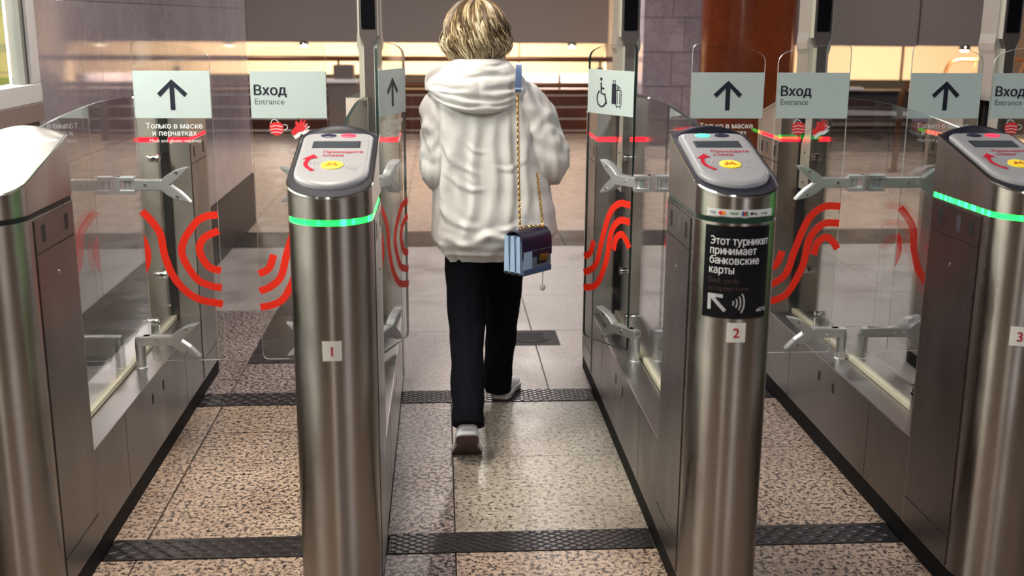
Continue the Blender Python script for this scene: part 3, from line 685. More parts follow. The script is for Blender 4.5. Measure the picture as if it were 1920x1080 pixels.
def turnstile(cx, label, led, lenses=None, pillar=True, left=None, right=None, yoff=0.):
    t = tag(empty('turnstile', (cx, 3.9+yoff, 0)), label, 'turnstile', 'entrance turnstiles in a row')
    # black kick board, plinth
    ol = outline(W2-.004, 0, -1.08); full = ol+[(x, -y) for x, y in ol[::-1]]
    MB().loft([[(x, y, 0) for x, y in full], [(x, y, .072) for x, y in full]]).build('kick_board', 'rubber', t)
    pl = MB().box(-W2, W2, -.75, .75, .07, .346, .003).build('plinth', 'steel_flat', t)
    for s in (-1, 1):
        MB().box(*sorted((s*.016, s*(W2-.0015))), -.747, .747, .345, .3505, .001).build('top_plate', 'steel_top', pl)
        for yy in (.078, -.075): MB().box(*sorted((s*(W2-.004), s*(W2+.0006))), yy-.011, yy+.011, .258, .294).build('slot', 'slot', pl, smooth=False)
        for yy in (-.42, .44): MB().box(*sorted((s*(W2-.004), s*(W2+.0004))), yy-.001, yy+.001, .074, .344).build('seam', 'slot', pl, smooth=False)
    MB().box(-.013, .013, -.75, .74, .349, .368, .002).build('glass_channel', 'gasket', t)
    arc = smooth_pts([(.735, 1.283), (.36, 1.309), (-.06, 1.321), (-.41, 1.309), (-.62, 1.294), (-.748, 1.284)], 6)
    MB().prism([(-.748, .36), (.735, .36)]+[tuple(p) for p in arc], 'x', -.005, .005, mi=0, mis=1).build('fixed_glass', ['glass_grey', 'glass_edge'], t, smooth=False)
    for yy, zz in ((.60, 1.05), (.60, .575), (.42, .425), (-.55, .425)):
        c = MB()
        for s in (-1, 1): c.lathe([(.016, s*.006), (.016, s*.018), (.012, s*.021)], (0, yy, zz), 16, 'x')
        if zz < .5: c.box(-.021, .021, yy-.012, yy+.012, zz-.07, zz, .003)
        c.build('glass_clip', 'chrome', t)
        if zz > .5: MB().box(-.009, .009, yy+.008, .75, zz-.012, zz+.012, .003).build('clip_arm', 'black', t)
    MB().box(-.022, .022, .738, .752, .352, 1.25, .001).build('glass_slot', 'slot', t)
    cabinet(t, 1, led, lenses); cabinet(t, -1, 'led_red')
    if lenses: panel_deck(t, *lenses)
    if pillar:
        # tall display pillar on the rear cabinet: narrow blade below, wider screen head above
        fr = [(-.019, .905), (.019, .905), (.019, 1.49), (.036, 1.535), (.036, 2.02), (.030, 2.04), (-.030, 2.04), (-.036, 2.02), (-.036, 1.535), (-.019, 1.49)]
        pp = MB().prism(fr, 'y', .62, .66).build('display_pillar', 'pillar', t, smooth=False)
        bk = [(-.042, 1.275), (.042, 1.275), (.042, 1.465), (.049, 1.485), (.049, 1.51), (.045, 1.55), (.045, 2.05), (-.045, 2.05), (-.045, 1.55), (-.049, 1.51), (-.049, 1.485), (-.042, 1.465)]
        MB().prism(bk, 'y', .66, .80).build('rear_shell', 'lit_side', pp, smooth=False)
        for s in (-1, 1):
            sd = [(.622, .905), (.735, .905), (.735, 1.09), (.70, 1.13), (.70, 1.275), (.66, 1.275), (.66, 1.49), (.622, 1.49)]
            MB().prism(sd, 'x', *sorted((s*.0188, s*.0215))).build('side_cheek', 'side_highlight', pp, smooth=False)
            MB().prism([(.622, 1.53), (.66, 1.53), (.66, 2.03), (.622, 2.03)], 'x', *sorted((s*.0358, s*.0382))).build('side_trim', 'side_highlight', pp, smooth=False)
            for zz in (1.06, .935): MB().lathe([(.005, s*.0215), (.005, s*.0235)], (0, .68, zz), 10, 'x').build('screw', 'slot', pp)
        MB().prism(rrect(-.027, .027, 1.556, 2.02, .004, 3), 'y', .616, .621).build('screen', 'screen', pp, smooth=False)
    for side, cfg in ((-1, left), (1, right)):
        if not cfg: continue
        sign, rz, gap = cfg
        leaf(t, side, rz, gap, sign)
        hb = MB()
        for a, b in ((1.040, 1.054), (.994, 1.008)): hb.box(*sorted((side*.006, side*.068)), .030, .072, a, b, .002)
        hb.box(*sorted((side*.0055, side*.018)), .028, .074, .994, 1.054, .002).build('hinge_bracket', 'alu', t)
        MB().lathe([(.021, .350), (.021, .356), (.0175, .358), (.0175, .42)], (side*.042, .05, 0), 20).build('hinge_post', 'alu', t)
    return t

T0 = turnstile(-1.137, 'leftmost turnstile with plain shiny metal lid beside the ticket booth', 'slot', None, False, None, ('arrow', 0., .043))
T1 = turnstile(-.28, 'turnstile numbered 1 with glowing green band on its post', 'led_green', ('lens_dark', 'lens_red'), True, ('entrance', 0., .072), ('arrow', R_(70.5), .045))
T2 = turnstile(.762, 'turnstile numbered 2 with black bank card poster on its post', 'led_green_dim', ('lens_green', 'lens_dark'), True, ('access', R_(-58.5), .045), ('arrow', 0., .085))
T3 = turnstile(1.547, 'turnstile numbered 3 with green band at the right edge', 'led_green', ('lens_dark', 'lens_red'), True, ('entrance', 0., .045), ('arrow', 0., .095))
T4 = turnstile(2.335, 'rightmost turnstile, only its pillar and entrance leaf in view', 'led_green', ('lens_dark', 'lens_red'), True, ('entrance', 0., .045), None)

def sheet(root, name, m, a0, a1, z0, z1, rad, n=24):
    aa = [a0+(a1-a0)*k/n for k in range(n+1)]
    return MB().loft([[cylmap(a, z0, W2-.0005), cylmap(a, z0, rad), cylmap(a, z1, rad), cylmap(a, z1, W2-.0005)] for a in aa]).build(name, m, root, angle=30)
for t, num, a in ((T1, '1', .0015), (T2, '2', -.0066), (T3, '3', -.033)):
    zc = {'1': .780, '2': .816, '3': .795}[num]
    st = sheet(t, 'number_sticker', 'sticker', a-.0245, a+.0245, zc-.026, zc+.026, W2+.001, 8)
    mb = MB(); put_text(mb, num, .036, a, zc-.0125, 0, .012, fn=lambda x, z, o=0.: cylmap(x, z, W2+.0026+o)); mb.build('lettering', 'red_print', st, smooth=False, fix=False)
po = sheet(T2, 'card_poster', 'poster', -.102, .078, .853, 1.094, W2+.001)
pf = lambda x, z, o=0.: cylmap(x, z, W2+.0026+o)
mb = MB()
for s_, z in (('Этот турникет', 1.046), ('принимает', 1.021), ('банковские', .996), ('карты', .971)): put_text(mb, s_, .0285, -.084, z, 0, .009, 'LEFT', .82, fn=pf)
mb.build('lettering', 'white_ink', po, smooth=False, fix=False)
mb = MB(); put_text(mb, '#ВТБ', .0125, .060, .871, 0, .006, fn=pf); mb.build('lettering', 'white_ink', po, smooth=False, fix=False)
mb = MB(); put_text(mb, 'Bank cards', .021, -.084, .946, 0, .008, 'LEFT', .85, fn=pf); mb.build('lettering', 'dim_ink', po, smooth=False, fix=False)
mb = MB(); put_text(mb, 'accepted here', .021, -.084, .926, 0, .008, 'LEFT', .85, fn=pf); mb.build('lettering', 'dim_ink', po, smooth=False, fix=False)
mb = MB()
def pstroke(mb, pts, wd):
    t = MB().ribbon(pts, wd, 'y', 0, .0001); mb.add([pf(p[0], p[2]) for p in t.v], t.f)
pstroke(mb, [(-.076, .911), (-.066, .901), (-.056, .891), (-.046, .881), (-.038, .873)], .0095); pstroke(mb, [(-.080, .874), (-.080, .894), (-.080, .916)], .0095); pstroke(mb, [(-.0845, .912), (-.064, .912), (-.045, .912)], .0095)
mb.build('arrow_mark', 'white_ink', po, smooth=False)
mb = MB()
for k, (r, ha) in enumerate(((.012, .45), (.021, .5), (.030, .55), (.039, .6))): pstroke(mb, [(-.030+r*math.cos(a), .895+r*1.15*math.sin(a)) for a in [-ha+i*2*ha/8 for i in range(9)]], .0040)
mb.build('contactless_mark', 'white_ink', po, smooth=False)
ps = sheet(T2, 'payment_strip', 'strip', -.100, .084, 1.118, 1.136, W2+.001)
def strip_text(s_, x, m, sz=.0095): mb = MB(); put_text(mb, s_, sz, x, 1.1238, 0, .012, fn=pf); mb.build('lettering', m, ps, smooth=False, fix=False)
strip_text('VISA', -.083, 'blue_print'); strip_text('МИР', -.027, 'green_print'); strip_text('Pay', .026, 'ink'); strip_text('G Pay', .052, 'grey_ink', .0085)
for x, m in ((-.061, 'red_icon'), (-.054, 'orange'), (.016, 'ink')):
    mb = MB(); r = .0055 if m != 'ink' else .0035; mb.add([pf(x+r*math.cos(2*PI*k/14), 1.127+r*math.sin(2*PI*k/14)) for k in range(14)], [tuple(range(14))]); mb.build('logo_disc', m, ps, smooth=False, fix=False)
for x, m in ((-.006, 'blue_print'), (-.001, 'red_icon'), (.004, 'green_print')):
    mb = MB(); mb.add([pf(x-.0026, 1.122), pf(x+.0026, 1.122), pf(x+.0026, 1.132), pf(x-.0026, 1.132)], [(0, 1, 2, 3)]); mb.build('logo_bar', m, ps, smooth=False, fix=False)

# ------------------------------------------------------------------ threshold plates and drain cover
def plate(x0, x1, y0, y1, label, kind):
    t = tag(empty('threshold_plate', ((x0+x1)/2, (y0+y1)/2, 0)), label, 'floor plate', 'metal strips across the lanes')
    hx, hy = (x1-x0)/2, (y1-y0)/2
    MB().box(-hx, hx, -hy, hy, -.01, .003, .001).build('base_plate', 'tread', t)
    mb = MB()
    if kind == 'checker':
        s = .030; i = 0
        for a in range(int(2*hx/s)):
            for b in range(int(2*hy/s)):
                x = -hx+s*(a+.6); y = -hy+s*(b+.55); an = R_(28) if (a+b) % 2 else R_(-28)
                c, sn = math.cos(an), math.sin(an); L, Wd = .017, .0048
                p = [(-L, 0), (-L*.4, -Wd), (L*.4, -Wd), (L, 0), (L*.4, Wd), (-L*.4, Wd)]
                b0 = [(x+u*c-v*sn, y+u*sn+v*c, .0025) for u, v in p]; t0 = [(x+u*.75*c-v*.5*sn, y+u*.75*sn+v*.5*c, .0058) for u, v in p]
                mb.loft([b0, t0])
    else:
        st = .040
        for sgn in (-1, 1):
            k = -int(hx/st)-4
            while k*st < hx+.3:
                x = k*st; pa = (x-sgn*hy*1.35, -hy+.004); pb = (x+sgn*hy*1.35, hy-.004)
                # clip to the plate
                def cl(p, q):
                    for e in (-hx, hx):
                        pass
                    return p, q
                t0, t1 = 0., 1.
                dx = pb[0]-pa[0]
                for e, sg in ((-hx+.004, 1), (hx-.004, -1)):
                    if sg*(pa[0]-e) < 0 and sg*(pb[0]-e) < 0: t0 = 2
                    elif sg*(pa[0]-e) < 0: t0 = max(t0, (e-pa[0])/dx)
                    elif sg*(pb[0]-e) < 0: t1 = min(t1, (e-pa[0])/dx)
                if t0 < t1:
                    A = (pa[0]+dx*t0, pa[1]+(pb[1]-pa[1])*t0, .003); B = (pa[0]+dx*t1, pa[1]+(pb[1]-pa[1])*t1, .003)
                    mb.tube([A, B], .0022, 5)
                k += 1
    stuff(mb.build('raised_treads', 'tread', t))
    return t
LN = ((-1.028, -.389, 'left lane'), (-.171, .653, 'middle lane'), (.871, 1.438, 'right lane'))
for x0, x1, n in LN:
    plate(x0, x1, 3.138, 3.272, 'near dark metal tread strip across the '+n, 'mesh' if n == 'middle lane' else 'checker')
    plate(x0, x1, 4.516, 4.669, 'far dark metal tread strip across the '+n+' by the rear cabinets', 'mesh' if n == 'middle lane' else 'checker')
dr = tag(empty('drain_cover', (.455, 5.49, 0)), 'small dark square floor drain cover beyond the woman', 'drain')
MB().box(-.14, .14, -.135, .135, -.01, .002, .001).build('frame', 'drain', dr)
MB().lathe([(.10, .001), (.10, .005), (.092, .006)], n=24).build('cover_disc', 'drain', dr)
for k in range(6): MB().box(-.07, .07, -.062+k*.025-.004, -.062+k*.025+.004, .005, .008, .001).build('rib', 'drain', dr)

# ================================================================== THE WOMAN
def cloth(name, base, rough, bscale=140., bstr=.12, fold=None):
    m = mat(name, base, rough); v = coords(m, 'Object'); f = noi(m, v, bscale, 3)
    g = noi(m, v, 9., 4); c = mixc(m, g, tuple(x*.90 for x in base), base); lk(m, c, bs(m).inputs['Base Color'])
    bump(m, f, bstr, .002)
    return m
M['jacket'] = cloth('cream_cotton', (.68, .657, .64), .62)
M['trousers'] = cloth('black_cloth', (.0030, .0033, .0065), .9)
bs(M['trousers']).inputs['Specular IOR Level'].default_value = .12
M['skin'] = mat('skin', (.62, .40, .31), .5)
M['shoe'] = cloth('white_leather', (.72, .71, .70), .45)
M['sole'] = mat('brown_sole', (.10, .06, .055), .6)
M['shoe_edge'] = mat('white_sole_edge', (.62, .60, .60), .5)
M['eye'] = mat('eye', (.05, .05, .06), .2)
hm = mat('blonde_hair', (.5, .4, .2), .38)
at_ = nd(hm, 'ShaderNodeAttribute', attribute_name='tone')
geo_ = nd(hm, 'ShaderNodeTexCoord'); hn = noi(hm, geo_.outputs['Object'], 30., 3)
mul = nd(hm, 'ShaderNodeMath', operation='MULTIPLY_ADD'); lk(hm, hn, mul.inputs[0]); mul.inputs[1].default_value = .35; lk(hm, at_.outputs['Fac'], mul.inputs[2])
lk(hm, ramp(hm, mul.outputs[0], [(.10, (.045, .028, .016)), (.36, (.19, .125, .060)), (.62, (.46, .345, .19)), (.95, (.78, .68, .48))]), bs(hm).inputs['Base Color'])
bs(hm).inputs['Anisotropic'].default_value = .5
M['hair'] = hm
PX, PY = .165, 4.2
# body: one skinned surface
sk = {'pelvis': (.165, 4.21, .80, .095), 'belly': (.165, 4.20, .96, .085), 'chest': (.16, 4.20, 1.16, .090), 'collar': (.147, 4.205, 1.30, .065), 'neck': (.139, 4.215, 1.40, .042), 'jaw': (.136, 4.235, 1.475, .058), 'head': (.135, 4.23, 1.555, .078), 'crown': (.135, 4.225, 1.61, .062), 'nose': (.135, 4.322, 1.525, .011),
      'hipl': (.105, 4.20, .76, .075), 'kneel': (.095, 4.14, .44, .050), 'ankl': (.092, 3.868, .185, .033), 'balll': (.09, 3.925, .055, .028), 'toel': (.09, 3.985, .035, .022),
      'hipr': (.23, 4.22, .76, .075), 'kneer': (.243, 4.40, .43, .050), 'ankr': (.240, 4.555, .095, .033), 'toer': (.275, 4.70, .035, .026),
      'shl': (.01, 4.20, 1.285, .045), 'elbl': (-.015, 4.20, 1.06, .034), 'wrl': (.02, 4.40, .985, .022), 'palml': (.05, 4.465, .985, .024),
      'shr': (.305, 4.20, 1.285, .045), 'elbr': (.395, 4.175, 1.075, .034), 'wrr': (.35, 4.40, 1.035, .022), 'palmr': (.32, 4.465, 1.04, .024)}
ed = [('pelvis', 'belly'), ('belly', 'chest'), ('chest', 'collar'), ('collar', 'neck'), ('neck', 'jaw'), ('jaw', 'head'), ('head', 'crown'), ('head', 'nose'), ('pelvis', 'hipl'), ('hipl', 'kneel'), ('kneel', 'ankl'), ('ankl', 'balll'), ('balll', 'toel'), ('pelvis', 'hipr'), ('hipr', 'kneer'), ('kneer', 'ankr'), ('ankr', 'toer'), ('collar', 'shl'), ('shl', 'elbl'), ('elbl', 'wrl'), ('wrl', 'palml'), ('collar', 'shr'), ('shr', 'elbr'), ('elbr', 'wrr'), ('wrr', 'palmr')]
for s, sx in (('l', 1), ('r', -1)):
    px_, py_, pz_, _ = sk['palm'+s]
    for k, (dz, ln) in enumerate(((.020, .060), (.007, .068), (-.007, .064), (-.020, .050))):
        a, b, c = 'f%s%d' % (s, k), 'g%s%d' % (s, k), 'h%s%d' % (s, k)
        sk[a] = (px_+sx*.006, py_+.030, pz_+dz, .0088); sk[b] = (px_+sx*.018, py_+.030+ln*.5, pz_+dz*1.1-.004, .0080); sk[c] = (px_+sx*.036, py_+.030+ln*.75, pz_+dz*1.1-.010, .0068)
        ed += [('palm'+s, a), (a, b), (b, c)]
    sk['t'+s] = (px_+sx*.020, py_+.006, pz_+.022, .0095); sk['u'+s] = (px_+sx*.036, py_+.034, pz_+.026, .0080)
    ed += [('wr'+s, 't'+s), ('t'+s, 'u'+s)]
keys = list(sk); me = bpy.data.meshes.new('person')
me.from_pydata([(sk[k][0]-PX, sk[k][1]-PY, sk[k][2]) for k in keys], [(keys.index(a), keys.index(b)) for a, b in ed], [])
me.materials.append(M['skin'])
person = link('person', me); person.location = (PX, PY, 0)
smd = person.modifiers.new('skin', 'SKIN'); smd.use_smooth_shade = True
for k, d in zip(keys, me.skin_vertices[0].data): d.radius = (sk[k][3], sk[k][3]); d.use_root = (k == 'pelvis')
person.modifiers.new('sub', 'SUBSURF').levels = 2; person.modifiers['sub'].render_levels = 2
tag(person, 'person in cream hooded jacket and black trousers walking away through the middle lane', 'person')
for s in (-1, 1): MB().lathe([(.002, -.010), (.008, -.006), (.0105, 0), (.008, .006), (.002, .010)], (s*.031-.03, .112, 1.548), 12).build('eye', 'eye', person)
MB().tube(smooth_pts([(-.052, .105, 1.478), (-.03, .114, 1.480), (-.008, .105, 1.478)], 4), .006, 8).build('mouth', 'red_print', person)

def NZ(x, y, z): return noise.noise(Vector((x, y, z)))
# ---- jacket torso
JT = [  # z, centre x, half width, half depth
    (.690, .160, .140, .105), (.700, .163, .158, .120), (.725, .170, .185, .140), (.765, .190, .225, .158), (.80, .205, .242, .165), (.88, .203, .236, .160), (.98, .192, .222, .150), (1.08, .180, .207, .143), (1.18, .170, .198, .137), (1.27, .163, .192, .126), (1.33, .158, .178, .112), (1.375, .150, .138, .095), (1.41, .143, .095, .080), (1.44, .139, .066, .068)]
NU, NV = 190, 150
# soft folds on the back, as ridge lines (x, z) with height and half width
FOLDS = [([(.02, 1.26), (.035, 1.12), (.015, .98), (.03, .84)], .012, .016), ([(.075, 1.25), (.055, 1.12), (.065, .98), (.10, .80)], .009, .014), ([(.135, 1.24), (.115, 1.08), (.12, .94), (.085, .80)], .008, .013),
         ([(.20, 1.27), (.185, 1.15), (.20, 1.0), (.165, .82)], .009, .014), ([(.25, 1.30), (.245, 1.16), (.262, 1.0), (.245, .80)], .010, .013), ([(.315, 1.20), (.30, 1.08), (.315, .95), (.30, .78)], .012, .015),
         ([(.01, 1.16), (.06, 1.08), (.14, 1.04)], .006, .009), ([(.02, 1.05), (.09, .99), (.16, .985)], .006, .009), ([(.06, 1.18), (.12, 1.13), (.175, 1.12)], .004, .007), ([(.31, 1.10), (.25, 1.06), (.20, 1.07)], .005, .008),
         ([(.0, .92), (.06, .86), (.13, .84)], .008, .013), ([(.13, .775), (.18, .81), (.235, .775)], .014, .016), ([(.03, .79), (.08, .765), (.12, .775)], .012, .015), ([(.29, .86), (.24, .83), (.20, .84)], .007, .011)]
FL = [(smooth_pts(p, 3), a*.8, w_*1.15) for p, a, w_ in FOLDS]
def folds(x, z):
    d = 0.
    for P, a, w_ in FL:
        b = 9.; sd = 1.; u = 0.
        for k in range(len(P)-1):
            ax, az = P[k]; vx, vz = P[k+1][0]-ax, P[k+1][1]-az
            h = max(0., min(1., ((x-ax)*vx+(z-az)*vz)/(vx*vx+vz*vz)))
            e = (x-ax-h*vx)**2+(z-az-h*vz)**2
            if e < b: b = e; u = (k+h)/(len(P)-1)
        if b < (4*w_)**2:
            r = math.sqrt(b); t = math.sin(PI*min(1, max(0, u*.86+.07)))
            d += a*t*(math.exp(-(r/w_)**2)-.45*math.exp(-((r-1.6*w_)/w_)**2))
    return d
rings = []
for i in range(NV+1):
    z = .690+(1.44-.690)*i/NV; cx, a, b = interp(JT, z); ring = []
    for j in range(NU):
        t = 2*PI*j/NU; c, s = math.cos(t), math.sin(t); e = 2/2.5
        x = a*math.copysign(abs(c)**e, c); y = b*math.copysign(abs(s)**e, s)
        q = max(0, 1-(z-.69)/.09)                   # gathers at the elasticated hem
        d = .008*q*math.sin(15*t+4*NZ(2*c, 2*s, 3))*(.6+.8*NZ(3*c, 3*s, z*4))
        sl = max(0, min(1, (1.36-z)/.1))
        f1 = NZ(c*2.6+z*.9, s*2.6, z*.7+5); f2 = NZ(c*4.5-z*2.6, s*4.5+z*1.2, z*1.1+11); f3 = NZ(c*9+z*6, s*9, z*8+3)
        d += sl*(.012*f1+.008*f2+.0022*f3)
        if s < .25: d += sl*1.15*folds(cx+x, z)*min(1, (.25-s)/.3)
        r = math.hypot(x, y) or 1
        droop = -.016*max(0, 1-(z-.69)/.12)*(.9+.6*NZ(c*1.7+4, s*1.7, 1.))
        zz_ = z if z > .86 else .86-(.86-z)*.80
        ring.append((cx+x*(1+d/r)-PX, y*(1+d/r)-.0, zz_+droop))
    rings.append(ring)
inner = [[(p[0]*.9+(.16-PX)*.1, p[1]*.9, p[2]+.03) for p in rings[0]]]
jk = MB().loft(inner+rings, cap=True).build('jacket', 'jacket', person, angle=80)
MB().loft([[(p[0]*1.01, p[1]*1.02, p[2]-.004) for p in rings[0]], [(p[0]*1.03, p[1]*1.05, p[2]+.006) for p in rings[1]], [(p[0]*1.01, p[1]*1.02, p[2]+.016) for p in rings[2]]], cap=False).build('waistband', 'jacket', jk, angle=80)
def limb(path, rad, seed, nseg=7, n=56, amp=.008, fs=10., squash=1.):
    P = smooth_pts(path, nseg); rr = smooth_pts([(r, 0) for r in rad], nseg); rings = []; up = None; L = 0
    for i, p in enumerate(P):
        p = Vector(p); t = (Vector(P[min(i+1, len(P)-1)])-Vector(P[max(i-1, 0)])).normalized()
        if i: L += (p-Vector(P[i-1])).length
        if up is None: up = Vector((0, 1, 0)) if abs(t.y) < .8 else Vector((0, 0, 1))
        a = t.cross(up).normalized(); b = a.cross(t).normalized(); up = b
        r = rr[i][0]; ring = []
        for k in range(n):
            th = 2*PI*k/n; c, s = math.cos(th), math.sin(th)
            d = amp*(NZ(c*1.6+seed, s*1.6, L*fs)+.8*NZ(c*2.8+seed, s*2.8+L*5, L*fs*1.9)+.5*max(0, 1-3*abs(NZ(c*1.5-seed, s*1.5+L*6, L*fs*.9))))
            q = p+(a*c+b*s*squash)*(r+d)-Vector((PX, PY, 0)); ring.append(tuple(q))
        rings.append(ring)
    return MB().loft(rings)
limb([(.235, 4.195, 1.335), (.315, 4.19, 1.285), (.365, 4.18, 1.20), (.395, 4.165, 1.12), (.405, 4.18, 1.06), (.385, 4.27, 1.035), (.355, 4.37, 1.03), (.345, 4.41, 1.032)], [.055, .080, .078, .074, .070, .062, .050, .036], 3.1, 8, 60, .012, 14.).build('sleeve', 'jacket', jk, angle=80)
limb([(.075, 4.195, 1.335), (.012, 4.195, 1.28), (-.004, 4.19, 1.18), (-.006, 4.185, 1.09), (-.008, 4.20, 1.035), (.002, 4.29, .995), (.017, 4.38, .985), (.020, 4.41, .985)], [.055, .075, .067, .062, .062, .055, .046, .034], 8.4, 8, 60, .012, 14.).build('sleeve', 'jacket', jk, angle=80)
# front right panel of the open jacket flaring out beside the bag
pts = []
def flap(u, v):      # u along hem direction, v downwards
    x = .375+.075*math.sin(u*1.5)*(.35+.65*v)+.012*math.sin(9*u+4*v); y = 4.17+.20*u; z = 1.03-.245*v-.012*math.sin(5*u)
    return (x-PX, y-PY, z)
fl = []
for i in range(15): fl.append([flap(j/14, i/14) for j in range(15)])
o_ = MB().loft(fl, cap=False, closed=False).build('front_panel', 'jacket', jk, angle=80); sm = o_.modifiers.new('thick', 'SOLIDIFY'); sm.thickness = .012; sm.offset = 0
# hood lying on the back
hr = []
for i in range(121):
    be = R_(-116+232*i/120); sd = math.sin(be); ta = max(0, (abs(be)-R_(84))/R_(40))
    ro = .152+.020*abs(sd)+(.010 if sd < 0 else -.004)*abs(sd)-.075*ta*ta; zb = 1.268+.075*(1-math.cos(be))-.012*math.sin(be+.5); zb = min(zb, 1.39)
    sec = [(.052, 1.436), (.062, 1.452), (.084, 1.455), (.112, 1.440), (.135, 1.416), (ro-.004, 1.385), (ro+.006, 1.348), (ro+.009, zb+.045), (ro+.003, zb+.014), (ro-.014, zb), (ro-.036, zb+.010), (.098, zb+.05), (.075, 1.395), (.058, 1.42)]
    sec = [(min(r, ro+.009), max(z, zb)) for r, z in sec]
    ss = smooth_pts(sec+[sec[0]], 6)[:-1]; ring = []
    for vi, (r, z) in enumerate(ss):
        out = max(0, min(1, (r-.07)/.045)); v_ = vi/len(ss); sb, cb = math.sin(be), math.cos(be)
        d = out*(.006*NZ(sb*1.5+3, cb*1.5, v_*6.)+.0025*NZ(sb*5+3, cb*5, v_*16.)+.006)
        for (v0, b0, bw, am, wd, tl) in ((.27, -35, 50, .012, .020, .02), (.335, 10, 60, .013, .020, -.03), (.40, -45, 38, .013, .018, .03), (.415, 35, 40, .012, .018, -.02), (.48, -5, 62, .014, .019, .02), (.545, -30, 45, .011, .015, -.02), (.55, 40, 36, .010, .015, .03), (.23, 40, 36, .010, .018, -.03)):
            q_ = (math.degrees(be)-b0)/bw
            if abs(q_) < 1: d -= out*am*math.cos(q_*PI/2)*math.exp(-((v_-v0-tl*q_-.018*NZ(be*2.2, v0*40, 3.))/wd)**2)
        ring.append((.140+(r+d)*sb-PX, 4.195-(r+d)*cb*.98-PY, z-.010*max(0, -sd)*out+.3*d))
    hr.append(ring)
MB().loft(hr).build('hood', 'jacket', jk, angle=80)
MB().tube([(.215, -.14, .70), (.214, -.145, .66), (.213, -.145, .628)], .0014, 6).build('drawcord', 'grey_frame', jk)
MB().lathe([(.002, -.014), (.010, -.008), (.012, 0), (.008, .009), (.003, .013)], (.213, -.145, .617), 14).build('cord_knot', 'jacket', jk)
# trousers
tr = limb([(.105, 4.20, .84), (.103, 4.20, .76), (.100, 4.19, .66), (.097, 4.165, .54), (.095, 4.11, .42), (.093, 4.00, .30), (.092, 3.89, .205), (.092, 3.845, .150)], [.088, .090, .084, .074, .066, .060, .057, .056], 1.2, 7, 44, .006, 7., 1.05)
t2 = limb([(.222, 4.21, .84), (.226, 4.215, .76), (.236, 4.26, .66), (.245, 4.33, .54), (.246, 4.395, .42), (.242, 4.465, .28), (.237, 4.525, .15), (.236, 4.548, .055)], [.088, .090, .085, .074, .066, .061, .059, .060], 5.7, 7, 44, .006, 7., 1.05)
tr.add(t2.v, t2.f)
tr.lathe([(.06, .70), (.112, .73), (.125, .80), (.120, .88), (.08, .92)], (0, .005, 0), 32)
tr.build('trousers', 'trousers', person, angle=80)
# shoes
def shoe(loc, rz, bend):
    yb = .172
    prof = [(0, .018), (.010, .027), (.03, .033), (.07, .035), (.11, .036), (.15, .043), (.18, .046), (.21, .042), (.235, .030), (.248, .012)]
    top = [(0, .066), (.010, .082), (.03, .088), (.07, .083), (.11, .072), (.15, .060), (.18, .052), (.21, .046), (.235, .038), (.248, .030)]
    def place(p):
        x, y, z = p
        if bend and y < yb:
            a = -bend; dy, dz = y-yb, z
            y, z = yb+dy*math.cos(a)-dz*math.sin(a), dy*math.sin(a)+dz*math.cos(a)
        c, s = math.cos(rz), math.sin(rz)
        return (loc[0]+x*c-y*s-PX, loc[1]+x*s+y*c-PY, loc[2]+z)
    P = smooth_pts([(a, b, t[1]) for (a, b), t in zip(prof, top)], 4)
    def rings_(f): return [[place(q) for q in f(*p)] for p in P]
    P = [(a, b*1.2, c) for a, b, c in P]
    up = lambda y, w_, h: [(w_*.99*math.copysign(abs(math.cos(a))**.8, math.cos(a)), y, .022+(h-.022)*abs(math.sin(a))**.75) for a in [k*PI/14 for k in range(15)]]
    s_ = MB().loft(rings_(up)).build('shoe', 'shoe', person, angle=60)
    so = lambda y, w_, h: [(w_*1.06, y, .006), (w_*1.08, y, .026), (0, y, .028), (-w_*1.08, y, .026), (-w_*1.06, y, .006), (0, y, .005)]
    MB().loft(rings_(so)).build('midsole', 'shoe_edge', s_, angle=50)
    bo_ = lambda y, w_, h: [(w_*(1.04-.16*math.exp(-((y-.095)/.04)**2)), y, .0), (w_*(1.04-.16*math.exp(-((y-.095)/.04)**2)), y, .0075), (0, y, .008), (-w_*(1.04-.16*math.exp(-((y-.095)/.04)**2)), y, .0075), (-w_*(1.04-.16*math.exp(-((y-.095)/.04)**2)), y, .0), (0, y, 0)]
    MB().loft(rings_(bo_)).build('outsole', 'sole', s_, angle=50)
    MB().box(-.006, .006, -.001, .003, .070, .084).v
    mb = MB().box(-.009, .009, -.0015, .004, .058, .083, .001); mb.v = [place(p) for p in mb.v]; mb.build('heel_tab', 'grey_frame', s_)
    mb = MB().add([(-.006, .085, -.0006), (.004, .098, -.0006), (.006, .096, -.0006), (-.004, .083, -.0006)], [(0, 1, 2, 3)]); mb.v = [place(p) for p in mb.v]; mb.build('sole_mark', 'black', s_, smooth=False, fix=False)
shoe((.088, 3.755, 0), 0., R_(45)); shoe((.245, 4.515, .0065), R_(-14), 0.)
